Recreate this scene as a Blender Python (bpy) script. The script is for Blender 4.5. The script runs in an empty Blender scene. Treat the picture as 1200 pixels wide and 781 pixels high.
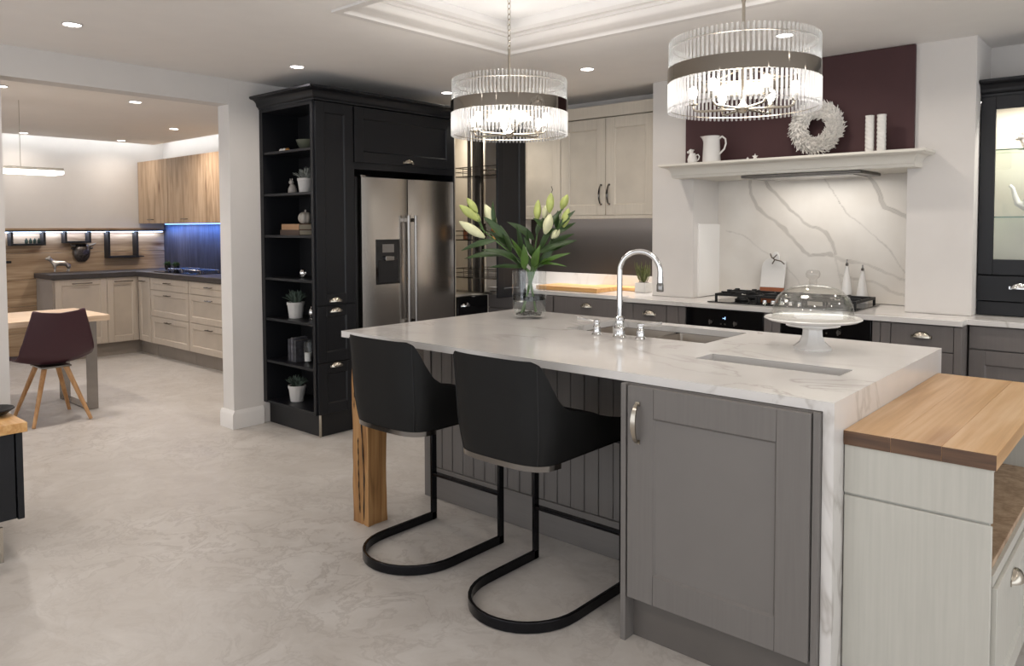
import bpy, bmesh, math, random
from math import sin, cos, pi, radians, sqrt
from mathutils import Vector, Matrix, noise

S = bpy.context.scene
COL = S.collection
R = random.Random(7)

# ------------------------------------------------------------------ camera
cam_d = bpy.data.cameras.new('camera')
cam = bpy.data.objects.new('camera', cam_d)
COL.objects.link(cam)
cam_d.sensor_width = 36.0
cam_d.sensor_fit = 'HORIZONTAL'
cam_d.lens = 888.66 / 1200 * 36
cam_d.shift_x = -(607.6 - 600) / 1200
cam_d.shift_y = (304.6 - 390.5) / 1200
yaw, pitch, roll = radians(131.144), radians(-2.46), radians(-0.158)
F = Vector((cos(pitch) * cos(yaw), cos(pitch) * sin(yaw), sin(pitch)))
r0 = Vector((sin(yaw), -cos(yaw), 0)); u0 = r0.cross(F)
RT = r0 * cos(roll) + u0 * sin(roll)
UP = -r0 * sin(roll) + u0 * cos(roll)
M = Matrix.Identity(4)
for i in range(3):
    M[i][0] = RT[i]; M[i][1] = UP[i]; M[i][2] = -F[i]
M[0][3], M[1][3], M[2][3] = 0, 0, 1.43
cam.matrix_world = M
cam_d.clip_start = 0.05
S.camera = cam

# ------------------------------------------------------------------ world, exposure
w = bpy.data.worlds.new('world'); S.world = w; w.use_nodes = True
w.node_tree.nodes['Background'].inputs[0].default_value = (0.93, 0.96, 1.0, 1)
w.node_tree.nodes['Background'].inputs[1].default_value = 1.8
S.view_settings.view_transform = 'Standard'
S.view_settings.look = 'None'
S.view_settings.gamma = 1
S.view_settings.use_curve_mapping = False
S.view_settings.exposure = 0.2
DOWN_W = 3.8      # watts of one ceiling downlight
cy = S.cycles
cy.use_denoising = True
cy.max_bounces = 10; cy.diffuse_bounces = 4; cy.glossy_bounces = 4
cy.transmission_bounces = 6; cy.transparent_max_bounces = 40
cy.caustics_reflective = False; cy.caustics_refractive = False
cy.sample_clamp_indirect = 4.0

# ------------------------------------------------------------------ materials
def lin(h):
    h = h.lstrip('#'); o = []
    for i in (0, 2, 4):
        c = int(h[i:i+2], 16) / 255
        o.append(c / 12.92 if c <= .04045 else ((c + .055) / 1.055) ** 2.4)
    return (*o, 1)

class NT:
    def __init__(s, name):
        s.m = bpy.data.materials.new(name); s.m.use_nodes = True
        s.t = s.m.node_tree; s.b = s.t.nodes['Principled BSDF']; s.out = s.t.nodes['Material Output']
    def n(s, typ, **kw):
        nd = s.t.nodes.new(typ)
        for k, v in kw.items():
            if k.startswith('_'): setattr(nd, k[1:], v)
            else: nd.inputs[k.replace('_', ' ')].default_value = v
        return nd
    def l(s, a, b): s.t.links.new(a, b)
    def coord(s, scale=(1, 1, 1), rot=(0, 0, 0)):
        tc = s.t.nodes.new('ShaderNodeTexCoord'); mp = s.t.nodes.new('ShaderNodeMapping')
        mp.inputs['Scale'].default_value = scale; mp.inputs['Rotation'].default_value = rot
        s.l(tc.outputs['Object'], mp.inputs[0]); return mp.outputs[0]
    def ramp(s, src, stops):
        r = s.t.nodes.new('ShaderNodeValToRGB')
        e = r.color_ramp.elements
        e[0].position, e[0].color = stops[0][0], stops[0][1]
        e[1].position, e[1].color = stops[-1][0], stops[-1][1]
        for p, c in stops[1:-1]:
            x = e.new(p); x.color = c
        s.l(src, r.inputs[0]); return r.outputs[0]
    def bump(s, src, st=.2, dist=.002):
        b = s.t.nodes.new('ShaderNodeBump'); b.inputs['Strength'].default_value = st
        b.inputs['Distance'].default_value = dist
        s.l(src, b.inputs['Height']); s.l(b.outputs[0], s.b.inputs['Normal'])

def g(v): return (v, v, v, 1)

def plain(name, col, rough=.5, metal=0, vary=.06, nscale=6, bump=0, coat=0, bscale=60, spec=None):
    k = NT(name); c = lin(col) if isinstance(col, str) else col
    nz = k.n('ShaderNodeTexNoise', Scale=nscale, Detail=3.0); k.l(k.coord(), nz.inputs['Vector'])
    lo = tuple(x * (1 - vary) for x in c[:3]) + (1,); hi = tuple(min(1, x * (1 + vary)) for x in c[:3]) + (1,)
    k.l(k.ramp(nz.outputs[0], [(.3, lo), (.7, hi)]), k.b.inputs['Base Color'])
    k.b.inputs['Roughness'].default_value = rough; k.b.inputs['Metallic'].default_value = metal
    if coat: k.b.inputs['Coat Weight'].default_value = coat
    if spec is not None: k.b.inputs['Specular IOR Level'].default_value = spec
    if bump:
        n2 = k.n('ShaderNodeTexNoise', Scale=bscale, Detail=4.0); k.l(k.coord(), n2.inputs['Vector'])
        k.bump(n2.outputs[0], bump, .001)
    return k.m

def emis(name, col, st):
    k = NT(name); k.b.inputs['Base Color'].default_value = col
    k.b.inputs['Emission Color'].default_value = col; k.b.inputs['Emission Strength'].default_value = st
    return k.m

def painted(name, col, grain='z', rough=.5, depth=.25):
    """painted timber: a faint woodgrain under the paint"""
    k = NT(name); c = lin(col)
    sc = {'z': (60, 60, 2.5), 'x': (2.5, 60, 60), 'y': (60, 2.5, 60)}[grain]
    nz = k.n('ShaderNodeTexNoise', Scale=1.6, Detail=5.0); k.l(k.coord(sc), nz.inputs['Vector'])
    lo = tuple(x * .955 for x in c[:3]) + (1,); hi = tuple(min(1, x * 1.045) for x in c[:3]) + (1,)
    k.l(k.ramp(nz.outputs[0], [(.3, lo), (.7, hi)]), k.b.inputs['Base Color'])
    k.b.inputs['Roughness'].default_value = rough; k.bump(nz.outputs[0], depth, .0003); k.b.inputs['Specular IOR Level'].default_value = .35
    return k.m

def wood(name, a, b, c, grain='z', rough=.45, scale=1.0, knots=True, rings=.35, ksize=.16):
    """timber: long fibres, cathedral bands, a few knots"""
    k = NT(name)
    st = {'z': (1, 1, .09), 'x': (.09, 1, 1), 'y': (1, .09, 1)}[grain]
    oi = k.n('ShaderNodeObjectInfo'); om = k.n('ShaderNodeMath', _operation='MULTIPLY'); om.inputs[1].default_value = 37.0
    k.l(oi.outputs['Random'], om.inputs[0])
    base_coord = k.coord
    def shifted(scale):
        a_ = k.n('ShaderNodeVectorMath', _operation='ADD'); k.l(base_coord(scale), a_.inputs[0]); k.l(om.outputs[0], a_.inputs[1]); return a_.outputs[0]
    k.coord = shifted
    v = k.coord(tuple(q * 10 * scale for q in st))
    n1 = k.n('ShaderNodeTexNoise', Scale=1.0, Detail=3.0, Distortion=.6); k.l(v, n1.inputs['Vector'])
    fine = k.n('ShaderNodeTexNoise', Scale=1.0, Detail=6.0)
    k.l(k.coord(tuple((q if q == 1 else .03) * 90 * scale for q in st)), fine.inputs['Vector'])
    mul = k.n('ShaderNodeMath', _operation='MULTIPLY'); mul.inputs[1].default_value = 7.0
    k.l(n1.outputs[0], mul.inputs[0])
    fr = k.n('ShaderNodeMath', _operation='PINGPONG'); fr.inputs[1].default_value = 1.0
    k.l(mul.outputs[0], fr.inputs[0])
    mx = k.n('ShaderNodeMix'); mx.inputs[0].default_value = 1 - rings
    k.l(fr.outputs[0], mx.inputs[2]); k.l(fine.outputs[0], mx.inputs[3])
    col = k.ramp(mx.outputs[0], [(.25, lin(a)), (.5, lin(b)), (.75, lin(c))])
    if knots:
        vo = k.n('ShaderNodeTexVoronoi', Scale=1.0)
        k.l(k.coord(tuple((q if q == 1 else .35) * 4.5 * scale for q in st)), vo.inputs['Vector'])
        kn = k.ramp(vo.outputs['Distance'], [(.03, g(1)), (ksize, g(0))])
        m2 = k.n('ShaderNodeMix', _data_type='RGBA', _blend_type='MULTIPLY')
        k.l(kn, m2.inputs[0]); k.l(col, m2.inputs[6]); m2.inputs[7].default_value = (.45, .3, .2, 1)
        col = m2.outputs[2]
    k.l(col, k.b.inputs['Base Color'])
    k.b.inputs['Roughness'].default_value = rough; k.bump(fine.outputs[0], .2, .0008)
    return k.m

def marble(name, base='#d6d3d0', vein='#a8a29c', scale=1.3, rough=.12, width=.022):
    k = NT(name)
    n1 = k.n('ShaderNodeTexNoise', Scale=scale, Detail=5.0, Roughness=.55, Distortion=.9)
    k.l(k.coord((1, 1.8, 1), (0, 0, .6)), n1.inputs['Vector'])
    v = k.ramp(n1.outputs[0], [(.5 - width, g(0)), (.5, g(1)), (.5 + width, g(0))])
    n2 = k.n('ShaderNodeTexNoise', Scale=.9, Detail=2.0); k.l(k.coord(), n2.inputs['Vector'])
    msk = k.ramp(n2.outputs[0], [(.42, g(0)), (.62, g(.75))])
    mu = k.n('ShaderNodeMath', _operation='MULTIPLY'); k.l(v, mu.inputs[0]); k.l(msk, mu.inputs[1])
    mx = k.n('ShaderNodeMix', _data_type='RGBA'); k.l(mu.outputs[0], mx.inputs[0])
    n3 = k.n('ShaderNodeTexNoise', Scale=5.0, Detail=3.0); k.l(k.coord(), n3.inputs['Vector'])
    b = lin(base); k.l(k.ramp(n3.outputs[0], [(.35, tuple(x * .95 for x in b[:3]) + (1,)), (.65, b)]), mx.inputs[6])
    mx.inputs[7].default_value = lin(vein)
    k.l(mx.outputs[2], k.b.inputs['Base Color']); k.b.inputs['Roughness'].default_value = rough
    return k.m

def brushed(name, col='#bdb8b2', axis='y', rough=.24):
    k = NT(name); k.b.inputs['Metallic'].default_value = 1
    sc = {'x': (1, 200, 200), 'y': (200, 1.2, 420), 'z': (200, 200, 1)}[axis]
    nz = k.n('ShaderNodeTexNoise', Scale=1.0, Detail=4.0); k.l(k.coord(sc), nz.inputs['Vector'])
    c = lin(col)
    k.l(k.ramp(nz.outputs[0], [(.3, tuple(x * .98 for x in c[:3]) + (1,)), (.7, tuple(min(1, x * 1.02) for x in c[:3]) + (1,))]), k.b.inputs['Base Color'])
    k.l(k.ramp(nz.outputs[0], [(.3, g(rough - .01)), (.7, g(rough + .02))]), k.b.inputs['Roughness'])
    return k.m

def thinglass(name, tint=(.96, .98, .97, 1), glow=0, edge=.55, rough=.02, face=.06):
    """thin clear glass: see-through straight on, mirror-like towards its rims"""
    k = NT(name); k.t.nodes.remove(k.b)
    tr = k.n('ShaderNodeBsdfTransparent'); tr.inputs[0].default_value = tint
    gl = k.n('ShaderNodeBsdfGlossy'); gl.inputs['Roughness'].default_value = rough
    gl.inputs[0].default_value = (.95, .96, .96, 1)
    lw = k.n('ShaderNodeLayerWeight', Blend=.35)
    f = k.ramp(lw.outputs['Facing'], [(0, g(face)), (.6, g(face*2)), (1, g(edge))])
    mx = k.n('ShaderNodeMixShader'); k.l(f, mx.inputs[0]); k.l(tr.outputs[0], mx.inputs[1]); k.l(gl.outputs[0], mx.inputs[2])
    o = mx.outputs[0]
    if glow:
        tl = k.n('ShaderNodeBsdfTranslucent'); tl.inputs[0].default_value = (.95, .95, .97, 1)
        m2 = k.n('ShaderNodeMixShader'); m2.inputs[0].default_value = glow
        k.l(o, m2.inputs[1]); k.l(tl.outputs[0], m2.inputs[2]); o = m2.outputs[0]
    k.l(o, k.out.inputs[0]); return k.m

def floor_mat():
    k = NT('floor_vinyl')
    v = k.coord((1, 1, 1))
    big = k.n('ShaderNodeTexNoise', Scale=.9, Detail=3.0); k.l(v, big.inputs['Vector'])
    warp = k.n('ShaderNodeTexNoise', Scale=2.2, Detail=3.0, Distortion=1.2); k.l(v, warp.inputs['Vector'])
    add = k.n('ShaderNodeVectorMath', _operation='MULTIPLY_ADD')
    k.l(warp.outputs['Color'], add.inputs[0]); add.inputs[1].default_value = (.34, .34, .34); k.l(v, add.inputs[2])
    n1 = k.n('ShaderNodeTexNoise', Scale=4.6, Detail=7.0, Roughness=.66, Distortion=.35); k.l(add.outputs[0], n1.inputs['Vector'])
    st = k.ramp(n1.outputs[0], [(.455, g(0)), (.49, g(1)), (.525, g(0))])
    n2 = k.n('ShaderNodeTexNoise', Scale=3.4, Detail=8.0, Roughness=.72, Distortion=.5); k.l(add.outputs[0], n2.inputs['Vector'])
    c = k.ramp(n2.outputs[0], [(.3, lin('#aea8a2')), (.5, lin('#b8b3ae')), (.7, lin('#c3bfbb'))])
    mk = k.ramp(big.outputs[0], [(.4, g(.15)), (.65, g(.55))])
    mu = k.n('ShaderNodeMath', _operation='MULTIPLY'); k.l(st, mu.inputs[0]); k.l(mk, mu.inputs[1])
    mx = k.n('ShaderNodeMix', _data_type='RGBA'); k.l(mu.outputs[0], mx.inputs[0]); k.l(c, mx.inputs[6])
    mx.inputs[7].default_value = lin('#958d87')
    k.l(mx.outputs[2], k.b.inputs['Base Color'])
    k.l(k.ramp(n2.outputs[0], [(.3, g(.38)), (.7, g(.5))]), k.b.inputs['Roughness'])
    k.bump(n2.outputs[0], .08, .001)
    return k.m

def vein_mat():
    """stone slab whose veins are stored on the slab itself as a colour attribute"""
    k = NT('veined_slab')
    at = k.n('ShaderNodeAttribute', _attribute_name='vein')
    n3 = k.n('ShaderNodeTexNoise', Scale=4.0, Detail=3.0); k.l(k.coord(), n3.inputs['Vector'])
    mx = k.n('ShaderNodeMix', _data_type='RGBA'); k.l(at.outputs['Fac'], mx.inputs[0])
    k.l(k.ramp(n3.outputs[0], [(.35, lin('#d6d0c8')), (.65, lin('#dfdad3'))]), mx.inputs[6])
    mx.inputs[7].default_value = lin('#7c736a')
    k.l(mx.outputs[2], k.b.inputs['Base Color']); k.b.inputs['Roughness'].default_value = .3
    return k.m

MT = dict(
    wall=plain('wall_paint', '#d4d0cc', .85, vary=.015, bump=.05),
    ceil=plain('ceiling_paint', '#ece9e6', .9, vary=.012),
    white_trim=plain('white_trim', '#dfdcd9', .5, vary=.01),
    cove=plain('cove_white', '#e8e6e4', .7, vary=.01),
    floor=floor_mat(),
    maroon=plain('maroon_paint', '#43282a', .75, vary=.05, bump=.1),
    marble=marble('marble_top'), vein=vein_mat(),
    grey=painted('grey_paint', '#6f6b68'), grey_x=painted('grey_paint_rail', '#6f6b68', 'x'),
    grey_in=plain('grey_panel', '#6f6b68', .5, vary=.03),
    greyb=painted('grey_back_run', '#6b6664'), plinth=plain('plinth_grey', '#5d5854', .5),
    black=painted('dark_paint', '#15161a', 'z', .42, .5), black_in=plain('dark_inside', '#101013', .5),
    cream=painted('cream_paint', '#cbc3b6'), cream_in=plain('cream_panel', '#c6beb1', .5),
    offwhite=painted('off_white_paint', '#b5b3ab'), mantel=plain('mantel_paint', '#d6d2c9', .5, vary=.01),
    taupe=painted('taupe_paint', '#bcb0a2'), taupe_in=plain('taupe_panel', '#b6aa9c', .5), taupe_d=plain('taupe_plinth', '#8b8177', .55),
    steel=brushed('brushed_steel'), steelz=brushed('steel_upright', '#9a9692', 'z', .25),
    steeld=brushed('steel_splash', '#5e5a58', 'x', .42), sink=brushed('sink_steel', '#aba39a', 'x', .33),
    chrome=plain('chrome', '#d8d8d8', .07, 1, vary=.02), nickel=plain('nickel', '#b9b2a6', .22, 1, vary=.03),
    bchrome=plain('black_chrome', '#27272a', .16, .85, vary=.03), dchrome=plain('smoked_chrome', '#85827f', .14, 1),
    wire=plain('wire_chrome', '#6e675f', .25, 1), iron=plain('cast_iron', '#161617', .5, .2, bump=.2),
    blackgl=plain('black_glass', '#08080a', .06, vary=.02), leather=plain('black_leather', '#0a0a0a', .62, spec=.3, vary=.12, nscale=18, bump=.25, bscale=220),
    piping=plain('black_piping', '#0d0d0e', .6),
    oakpost=wood('oak_beam', '#7a5530', '#9a7043', '#ad8557', 'z', .55, 1.2),
    block=wood('maple_block', '#b48c60', '#c69f72', '#d2b08a', 'y', .35, .8, rings=.3, ksize=.30),
    block_e_shaded=wood('block_edge_shaded', '#452f20', '#573d29', '#674a32', 'x', .4, 1.5, knots=False),  # brown edge darkened further: the front's shade is put into the colour
    oak=wood('oak_veneer', '#8a725a', '#a58c72', '#b79f86', 'z', .5, 1.1), oakx=wood('oak_wall', '#8d7256', '#ab9072', '#bda486', 'y', .5, .9),
    board=wood('board_wood', '#bd8a50', '#cf9f64', '#dab17a', 'x', .45, 1.2, knots=False),
    beech=wood('chair_wood', '#a97a4c', '#bc8f60', '#c99f72', 'z', .45, 1.5, knots=False),
    tabletop=wood('table_wood', '#c7ab8d', '#d3baa0', '#dcc7b0', 'y', .45, .9),
    plum=plain('plum_shell', '#40202a', .5, vary=.05), ceramic=plain('white_ceramic', '#dcdad7', .18, vary=.02, coat=.3),
    matt=plain('matt_white', '#d5d3cf', .6, vary=.03, bump=.2), potc=plain('white_pot', '#c9c6c3', .6, vary=.05),
    soil=plain('soil', '#2e261f', .95, bump=.6), leafd=plain('succulent', '#4a584e', .6, vary=.3, nscale=30),
    leaf=plain('lily_leaf', '#2a421a', .45, vary=.25, nscale=14), leafl=plain('lily_leaf_pale', '#466523', .4, vary=.2, nscale=14),
    bud=plain('lily_bud', '#a8b268', .5, vary=.15, nscale=20), budw=plain('lily_bud_white', '#d3d3ac', .5, vary=.1, nscale=20),
    stem=plain('lily_stem', '#4c6a35', .5), water=thinglass('water', (.96, .97, .965, 1), 0, .5, face=.03), glass=thinglass('clear_glass', (.985, .99, .99, 1), face=.03, edge=.95),
    dome=thinglass('dome_glass', (.97, .97, .96, 1), 0, .75), rod=thinglass('rod_glass', (.93, .94, .94, 1), .38, .8), rodu=thinglass('rod_glass_upper', (.93, .94, .94, 1), .09, .85),
    edgegl=plain('green_edge', '#3d6653', .15, vary=.02), pane=thinglass('pane_glass', (.98, .98, .97, 1), 0, .12, face=.03), shelfgl=thinglass('shelf_glass', (.90, .96, .93, 1), 0, .3),
    pebble=plain('pebbles', '#3b3835', .4, vary=.4, nscale=60), lamp=emis('lamp_lens', (1, .95, .9, 1), 14),
    bulb=emis('bulb_glow', (1, .94, .88, 1), 12), led=emis('led_strip', (.6, .75, 1, 1), 4), ledw=emis('led_warm', (1, .95, .9, 1), 4),
    disp=emis('display', (.35, .55, 1, 1), 3), pend=emis('pendant_led', (1, .97, .93, 1), 4),
    paper=plain('book_tan', '#a07c5c', .7), paper2=plain('book_dark', '#4a3a30', .7), pages=plain('book_pages', '#cfc3ad', .8),
    silver=plain('silver', '#b5b0aa', .3, .9, bump=.3, bscale=30), bull=plain('dark_relief', '#5d5856', .3, .8, vary=.5, nscale=40, bump=.8, bscale=60),
    darktop=plain('dark_worktop', '#3b3634', .5, vary=.15, nscale=20), slate=wood('dark_splash', '#2b2a2e', '#3a393f', '#4b4a50', 'z', .45, 1.5, knots=False),
    cup=plain('brown_cup', '#8a4b28', .3, vary=.2), rope=plain('rope', '#5d5248', .9), green=plain('green_bottle', '#2f4540', .3, vary=.3),
    gold=plain('gold_bead', '#c08a4a', .3, .7), olive=plain('olive_bowl', '#4c4f42', .4), canv=plain('inner_cream', '#d9d2c4', .6, vary=.01),
    glow=plain('gloss_white', '#f1efec', .12, vary=.005), item=plain('grey_figurine', '#a9a39d', .5, bump=.3),
)

# ------------------------------------------------------------------ mesh helpers
class MB:
    def __init__(s, T=None): s.v = []; s.f = []; s.T = T
    def add(s, vs, fs):
        o = len(s.v)
        s.v += [Vector(s.T(*p)) if s.T else Vector(p) for p in vs]
        s.f += [tuple(i + o for i in f) for f in fs]; return s
    def box(s, x0, x1, y0, y1, z0, z1):
        return s.add([(x0,y0,z0),(x1,y0,z0),(x1,y1,z0),(x0,y1,z0),(x0,y0,z1),(x1,y0,z1),(x1,y1,z1),(x0,y1,z1)],
                     [(3,2,1,0),(4,5,6,7),(0,1,5,4),(1,2,6,5),(2,3,7,6),(3,0,4,7)])
    def lathe(s, prof, n=24, c=(0, 0, 0), cap=True, sx=1, sy=1):
        vs, fs = [], []
        for r, z in prof:
            for i in range(n):
                a = 2*pi*i/n; vs.append((c[0]+r*sx*cos(a), c[1]+r*sy*sin(a), c[2]+z))
        for j in range(len(prof)-1):
            for i in range(n):
                k = (i+1) % n; fs.append((j*n+i, j*n+k, (j+1)*n+k, (j+1)*n+i))
        if cap:
            if prof[0][0] > 1e-5: fs.append(tuple(range(n))[::-1])
            if prof[-1][0] > 1e-5: fs.append(tuple((len(prof)-1)*n+i for i in range(n)))
        return s.add(vs, fs)
    def tube(s, pts, r, n=8, closed=False, flat=None):
        """sweep a circle (or a flat bar: flat=(w,h)) along points; r a number or one per point"""
        pts = [Vector(p) for p in pts]; m = len(pts); rr = r if isinstance(r, (list, tuple)) else [r]*m
        vs, fs = [], []
        up = None
        for i, p in enumerate(pts):
            a = pts[(i-1) % m] if (closed or i) else p; b = pts[(i+1) % m] if (closed or i < m-1) else p
            t = (b-a).normalized()
            if up is None:
                up = Vector((0, 0, 1)) if abs(t.z) < .9 else Vector((0, 1, 0))
            sd = t.cross(up)
            if sd.length < 1e-4: sd = t.cross(Vector((1, 0, 0)))
            sd.normalize(); up2 = sd.cross(t).normalized(); up = up2 if not flat else up
            if flat:
                for dx, dz in ((-1,-1),(1,-1),(1,1),(-1,1)):
                    vs.append(p + sd*dx*flat[0]/2 + up2*dz*flat[1]/2)
            else:
                for j in range(n):
                    q = 2*pi*j/n; vs.append(p + sd*cos(q)*rr[i] + up2*sin(q)*rr[i])
        k = 4 if flat else n
        for i in range(m if closed else m-1):
            for j in range(k):
                a, b = i*k, ((i+1) % m)*k; j2 = (j+1) % k
                fs.append((a+j, a+j2, b+j2, b+j))
        if not closed: fs += [tuple(range(k))[::-1], tuple((m-1)*k+j for j in range(k))]
        return s.add([tuple(v) for v in vs], fs)
    def prism(s, poly, a, b, axis='x'):
        """extrude a 2D polygon from a to b; poly coords are the two other axes in order"""
        n = len(poly); m = {'x': lambda t, p, q: (t, p, q), 'y': lambda t, p, q: (p, t, q), 'z': lambda t, p, q: (p, q, t)}[axis]
        vs = [m(a, p, q) for p, q in poly] + [m(b, p, q) for p, q in poly]
        return s.add(vs, [tuple(range(n))[::-1], tuple(range(n, 2*n))] + [(i, (i+1) % n, (i+1) % n+n, i+n) for i in range(n)])
    def grid(s, fn, nu, nv, closeu=False):
        vs = [fn(i/(nu if closeu else nu-1), j/(nv-1)) for j in range(nv) for i in range(nu)]
        fs = [(j*nu+i, j*nu+(i+1) % nu, (j+1)*nu+(i+1) % nu, (j+1)*nu+i) for j in range(nv-1) for i in range(nu if closeu else nu-1)]
        return s.add(vs, fs)
    def ball(s, c, r, nu=12, nv=8):
        rx, ry, rz = r if isinstance(r, (tuple, list)) else (r, r, r)
        return s.lathe([(max(1e-6, sin(pi*j/nv))*1.0, -cos(pi*j/nv)) for j in range(nv+1)], nu, cap=False) if False else \
            s.grid(lambda u, v: (c[0]+rx*cos(2*pi*u)*sin(pi*v), c[1]+ry*sin(2*pi*u)*sin(pi*v), c[2]-rz*cos(pi*v)), nu, nv+1, True)

def wloc(o):
    p = Vector((0, 0, 0))
    while o is not None: p += o.location; o = o.parent
    return p

def part(name, mb, mat, parent=None, bevel=0, smooth=35, seg=2, solid=0, sub=0):
    me = bpy.data.meshes.new(name)
    off = wloc(parent) if parent else Vector((0, 0, 0))
    me.from_pydata([tuple(v - off) for v in mb.v], [], mb.f)
    bm = bmesh.new(); bm.from_mesh(me)
    bmesh.ops.remove_doubles(bm, verts=bm.verts, dist=1e-6)
    bmesh.ops.recalc_face_normals(bm, faces=bm.faces)
    bm.to_mesh(me); bm.free()
    me.materials.append(MT[mat] if isinstance(mat, str) else mat)
    if smooth:
        me.shade_smooth(); me.set_sharp_from_angle(angle=radians(smooth))
    o = bpy.data.objects.new(name, me); COL.objects.link(o); o.parent = parent
    if solid:
        m = o.modifiers.new('solid', 'SOLIDIFY'); m.thickness = solid; m.offset = 0
    if bevel:
        m = o.modifiers.new('bevel', 'BEVEL'); m.width = bevel; m.segments = seg; m.limit_method = 'ANGLE'; m.angle_limit = radians(40)
        m.harden_normals = False
    if sub:
        m = o.modifiers.new('sub', 'SUBSURF'); m.levels = sub; m.render_levels = sub
    return o

def tag(o, label, cat, group=None):
    o['label'] = label; o['category'] = cat
    if group: o['group'] = group
    return o
def thing(name, label, cat, loc=(0, 0, 0), group=None):
    o = bpy.data.objects.new(name, None); COL.objects.link(o); o.location = loc
    o.empty_display_size = .05
    return tag(o, label, cat, group)
def struct(name, mb, mat, **k):
    o = part(name, mb, mat, **k); o['kind'] = 'structure'; return o
def stuff(o): o['kind'] = 'stuff'; return o
def copy_tree(o, parent=None):
    c = o.copy(); COL.objects.link(c); c.parent = parent
    for ch in list(KIDS(o)): copy_tree(ch, c)
    return c
def KIDS(o): return [x for x in COL.objects if x.parent == o]
def light(kind, loc, energy, size=.1, col=(1, .93, .85), rot=None, sy=None, spread=None, parent=None):
    d = bpy.data.lights.new('light', kind); d.energy = energy; d.color = col
    if kind == 'AREA':
        d.size = size; d.shape = 'RECTANGLE' if sy else 'DISK'
        if sy: d.size_y = sy
        if spread: d.spread = spread
    elif kind == 'POINT': d.shadow_soft_size = size
    elif kind == 'SPOT': d.shadow_soft_size = size; d.spot_size = spread or radians(110); d.spot_blend = .8
    o = bpy.data.objects.new('light', d); COL.objects.link(o)
    if parent: o.parent = parent; o.location = Vector(loc) - wloc(parent)
    else: o.location = loc
    if rot: o.rotation_euler = rot
    return o

def FY(x0, y0):            # a front that faces -Y: u runs along +X, d sticks out
    return lambda u, d, z: (x0 + u, y0 - d, z)
def FX(x0, y0):            # a front that faces +X: u runs along +Y
    return lambda u, d, z: (x0 + d, y0 + u, z)

# ------------------------------------------------------------------ cabinet parts
def cup_handle(T, u, d, z, parent, wd=.092, h=.034, mat='nickel'):
    m = MB(T)
    def sh(k):
        def fn(a, b):
            th = pi*a; ph = pi/2*b
            x = -cos(th)*wd/2*k; rr = sin(th)
            return (u + x, d + .027*k*rr*sin(ph)**.8 + .001, z + h*k*rr*cos(ph))
        return fn
    m.grid(sh(1), 15, 7); m.grid(sh(.88), 15, 7)
    m.box(u-wd/2-.006, u-wd/2+.01, d, d+.003, z-.004, z+.012); m.box(u+wd/2-.01, u+wd/2+.006, d, d+.003, z-.004, z+.012)
    return part('cup_handle', m, mat, parent)

def bow_handle(T, u, d, z0, z1, parent, mat='nickel', w=.014):
    m = MB(T); n = 14; pts = []
    vs, fs = [], []
    for i in range(n+1):
        t = i/n; z = z0+(z1-z0)*t; o = .028*sin(pi*t)**.6 + .002
        ww = w*(.65+.5*sin(pi*t)); th = .007
        vs += [(u-ww/2, d+o, z), (u+ww/2, d+o, z), (u+ww/2, d+o+th, z), (u-ww/2, d+o+th, z)]
    for i in range(n):
        for j in range(4): fs.append((4*i+j, 4*i+(j+1) % 4, 4*i+4+(j+1) % 4, 4*i+4+j))
    fs += [(3, 2, 1, 0), (4*n, 4*n+1, 4*n+2, 4*n+3)]
    m.add(vs, fs); m.box(u-.008, u+.008, d, d+.006, z0-.002, z0+.012); m.box(u-.008, u+.008, d, d+.006, z1-.012, z1+.002)
    return part('handle', m, mat, parent)

def bar_handle(T, u, d, z, parent, L=.13, mat='dchrome', vertical=False):
    m = MB(T)
    if vertical:
        m.tube([(u, d+.028, z-L/2), (u, d+.028, z+L/2)], .006)
        for s in (-.36, .36): m.tube([(u, d, z+s*L), (u, d+.028, z+s*L)], .005)
    else:
        m.tube([(u-L/2, d+.028, z), (u+L/2, d+.028, z)], .006)
        for s in (-.36, .36): m.tube([(u+s*L, d, z), (u+s*L, d+.028, z)], .005)
    return part('bar_handle', m, mat, parent)

def shaker(name, T, u0, u1, z0, z1, parent, mat, pmat, d=.02, st=.085, rail=None, bev=.0015, d0=0.0):
    """shaker front: frame of two stiles and two rails, recessed centre panel as its sub-part"""
    rail = rail or st; m = MB(T); e = .0006
    m.box(u0, u0+st, d0, d0+d, z0, z1); m.box(u1-st, u1, d0, d0+d, z0, z1)
    m.box(u0+st+e, u1-st-e, d0, d0+d-.0006, z0, z0+rail); m.box(u0+st+e, u1-st-e, d0, d0+d-.0006, z1-rail, z1)
    # sloping inner moulding
    b = .007
    def mold(a0, a1, c0, c1):
        vs = [(a0, d0+d-.002, c0), (a1, d0+d-.002, c0), (a1, d0+d-.002, c1), (a0, d0+d-.002, c1),
              (a0+b, d0+d-.010, c0+b), (a1-b, d0+d-.010, c0+b), (a1-b, d0+d-.010, c1-b), (a0+b, d0+d-.010, c1-b)]
        m.add(vs, [(0, 1, 5, 4), (1, 2, 6, 5), (2, 3, 7, 6), (3, 0, 4, 7)])
    mold(u0+st, u1-st, z0+rail, z1-rail)
    o = part(name, m, mat, parent, bevel=bev)
    p = MB(T).box(u0+st-.002, u1-st+.002, d0+.002, d0+d-.010, z0+rail-.002, z1-rail+.002)
    part('panel', p, pmat, o)
    return o

def slabf(name, T, u0, u1, z0, z1, parent, mat, d=.02):
    return part(name, MB(T).box(u0, u1, 0, d, z0, z1), mat, parent, bevel=.002)

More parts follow.
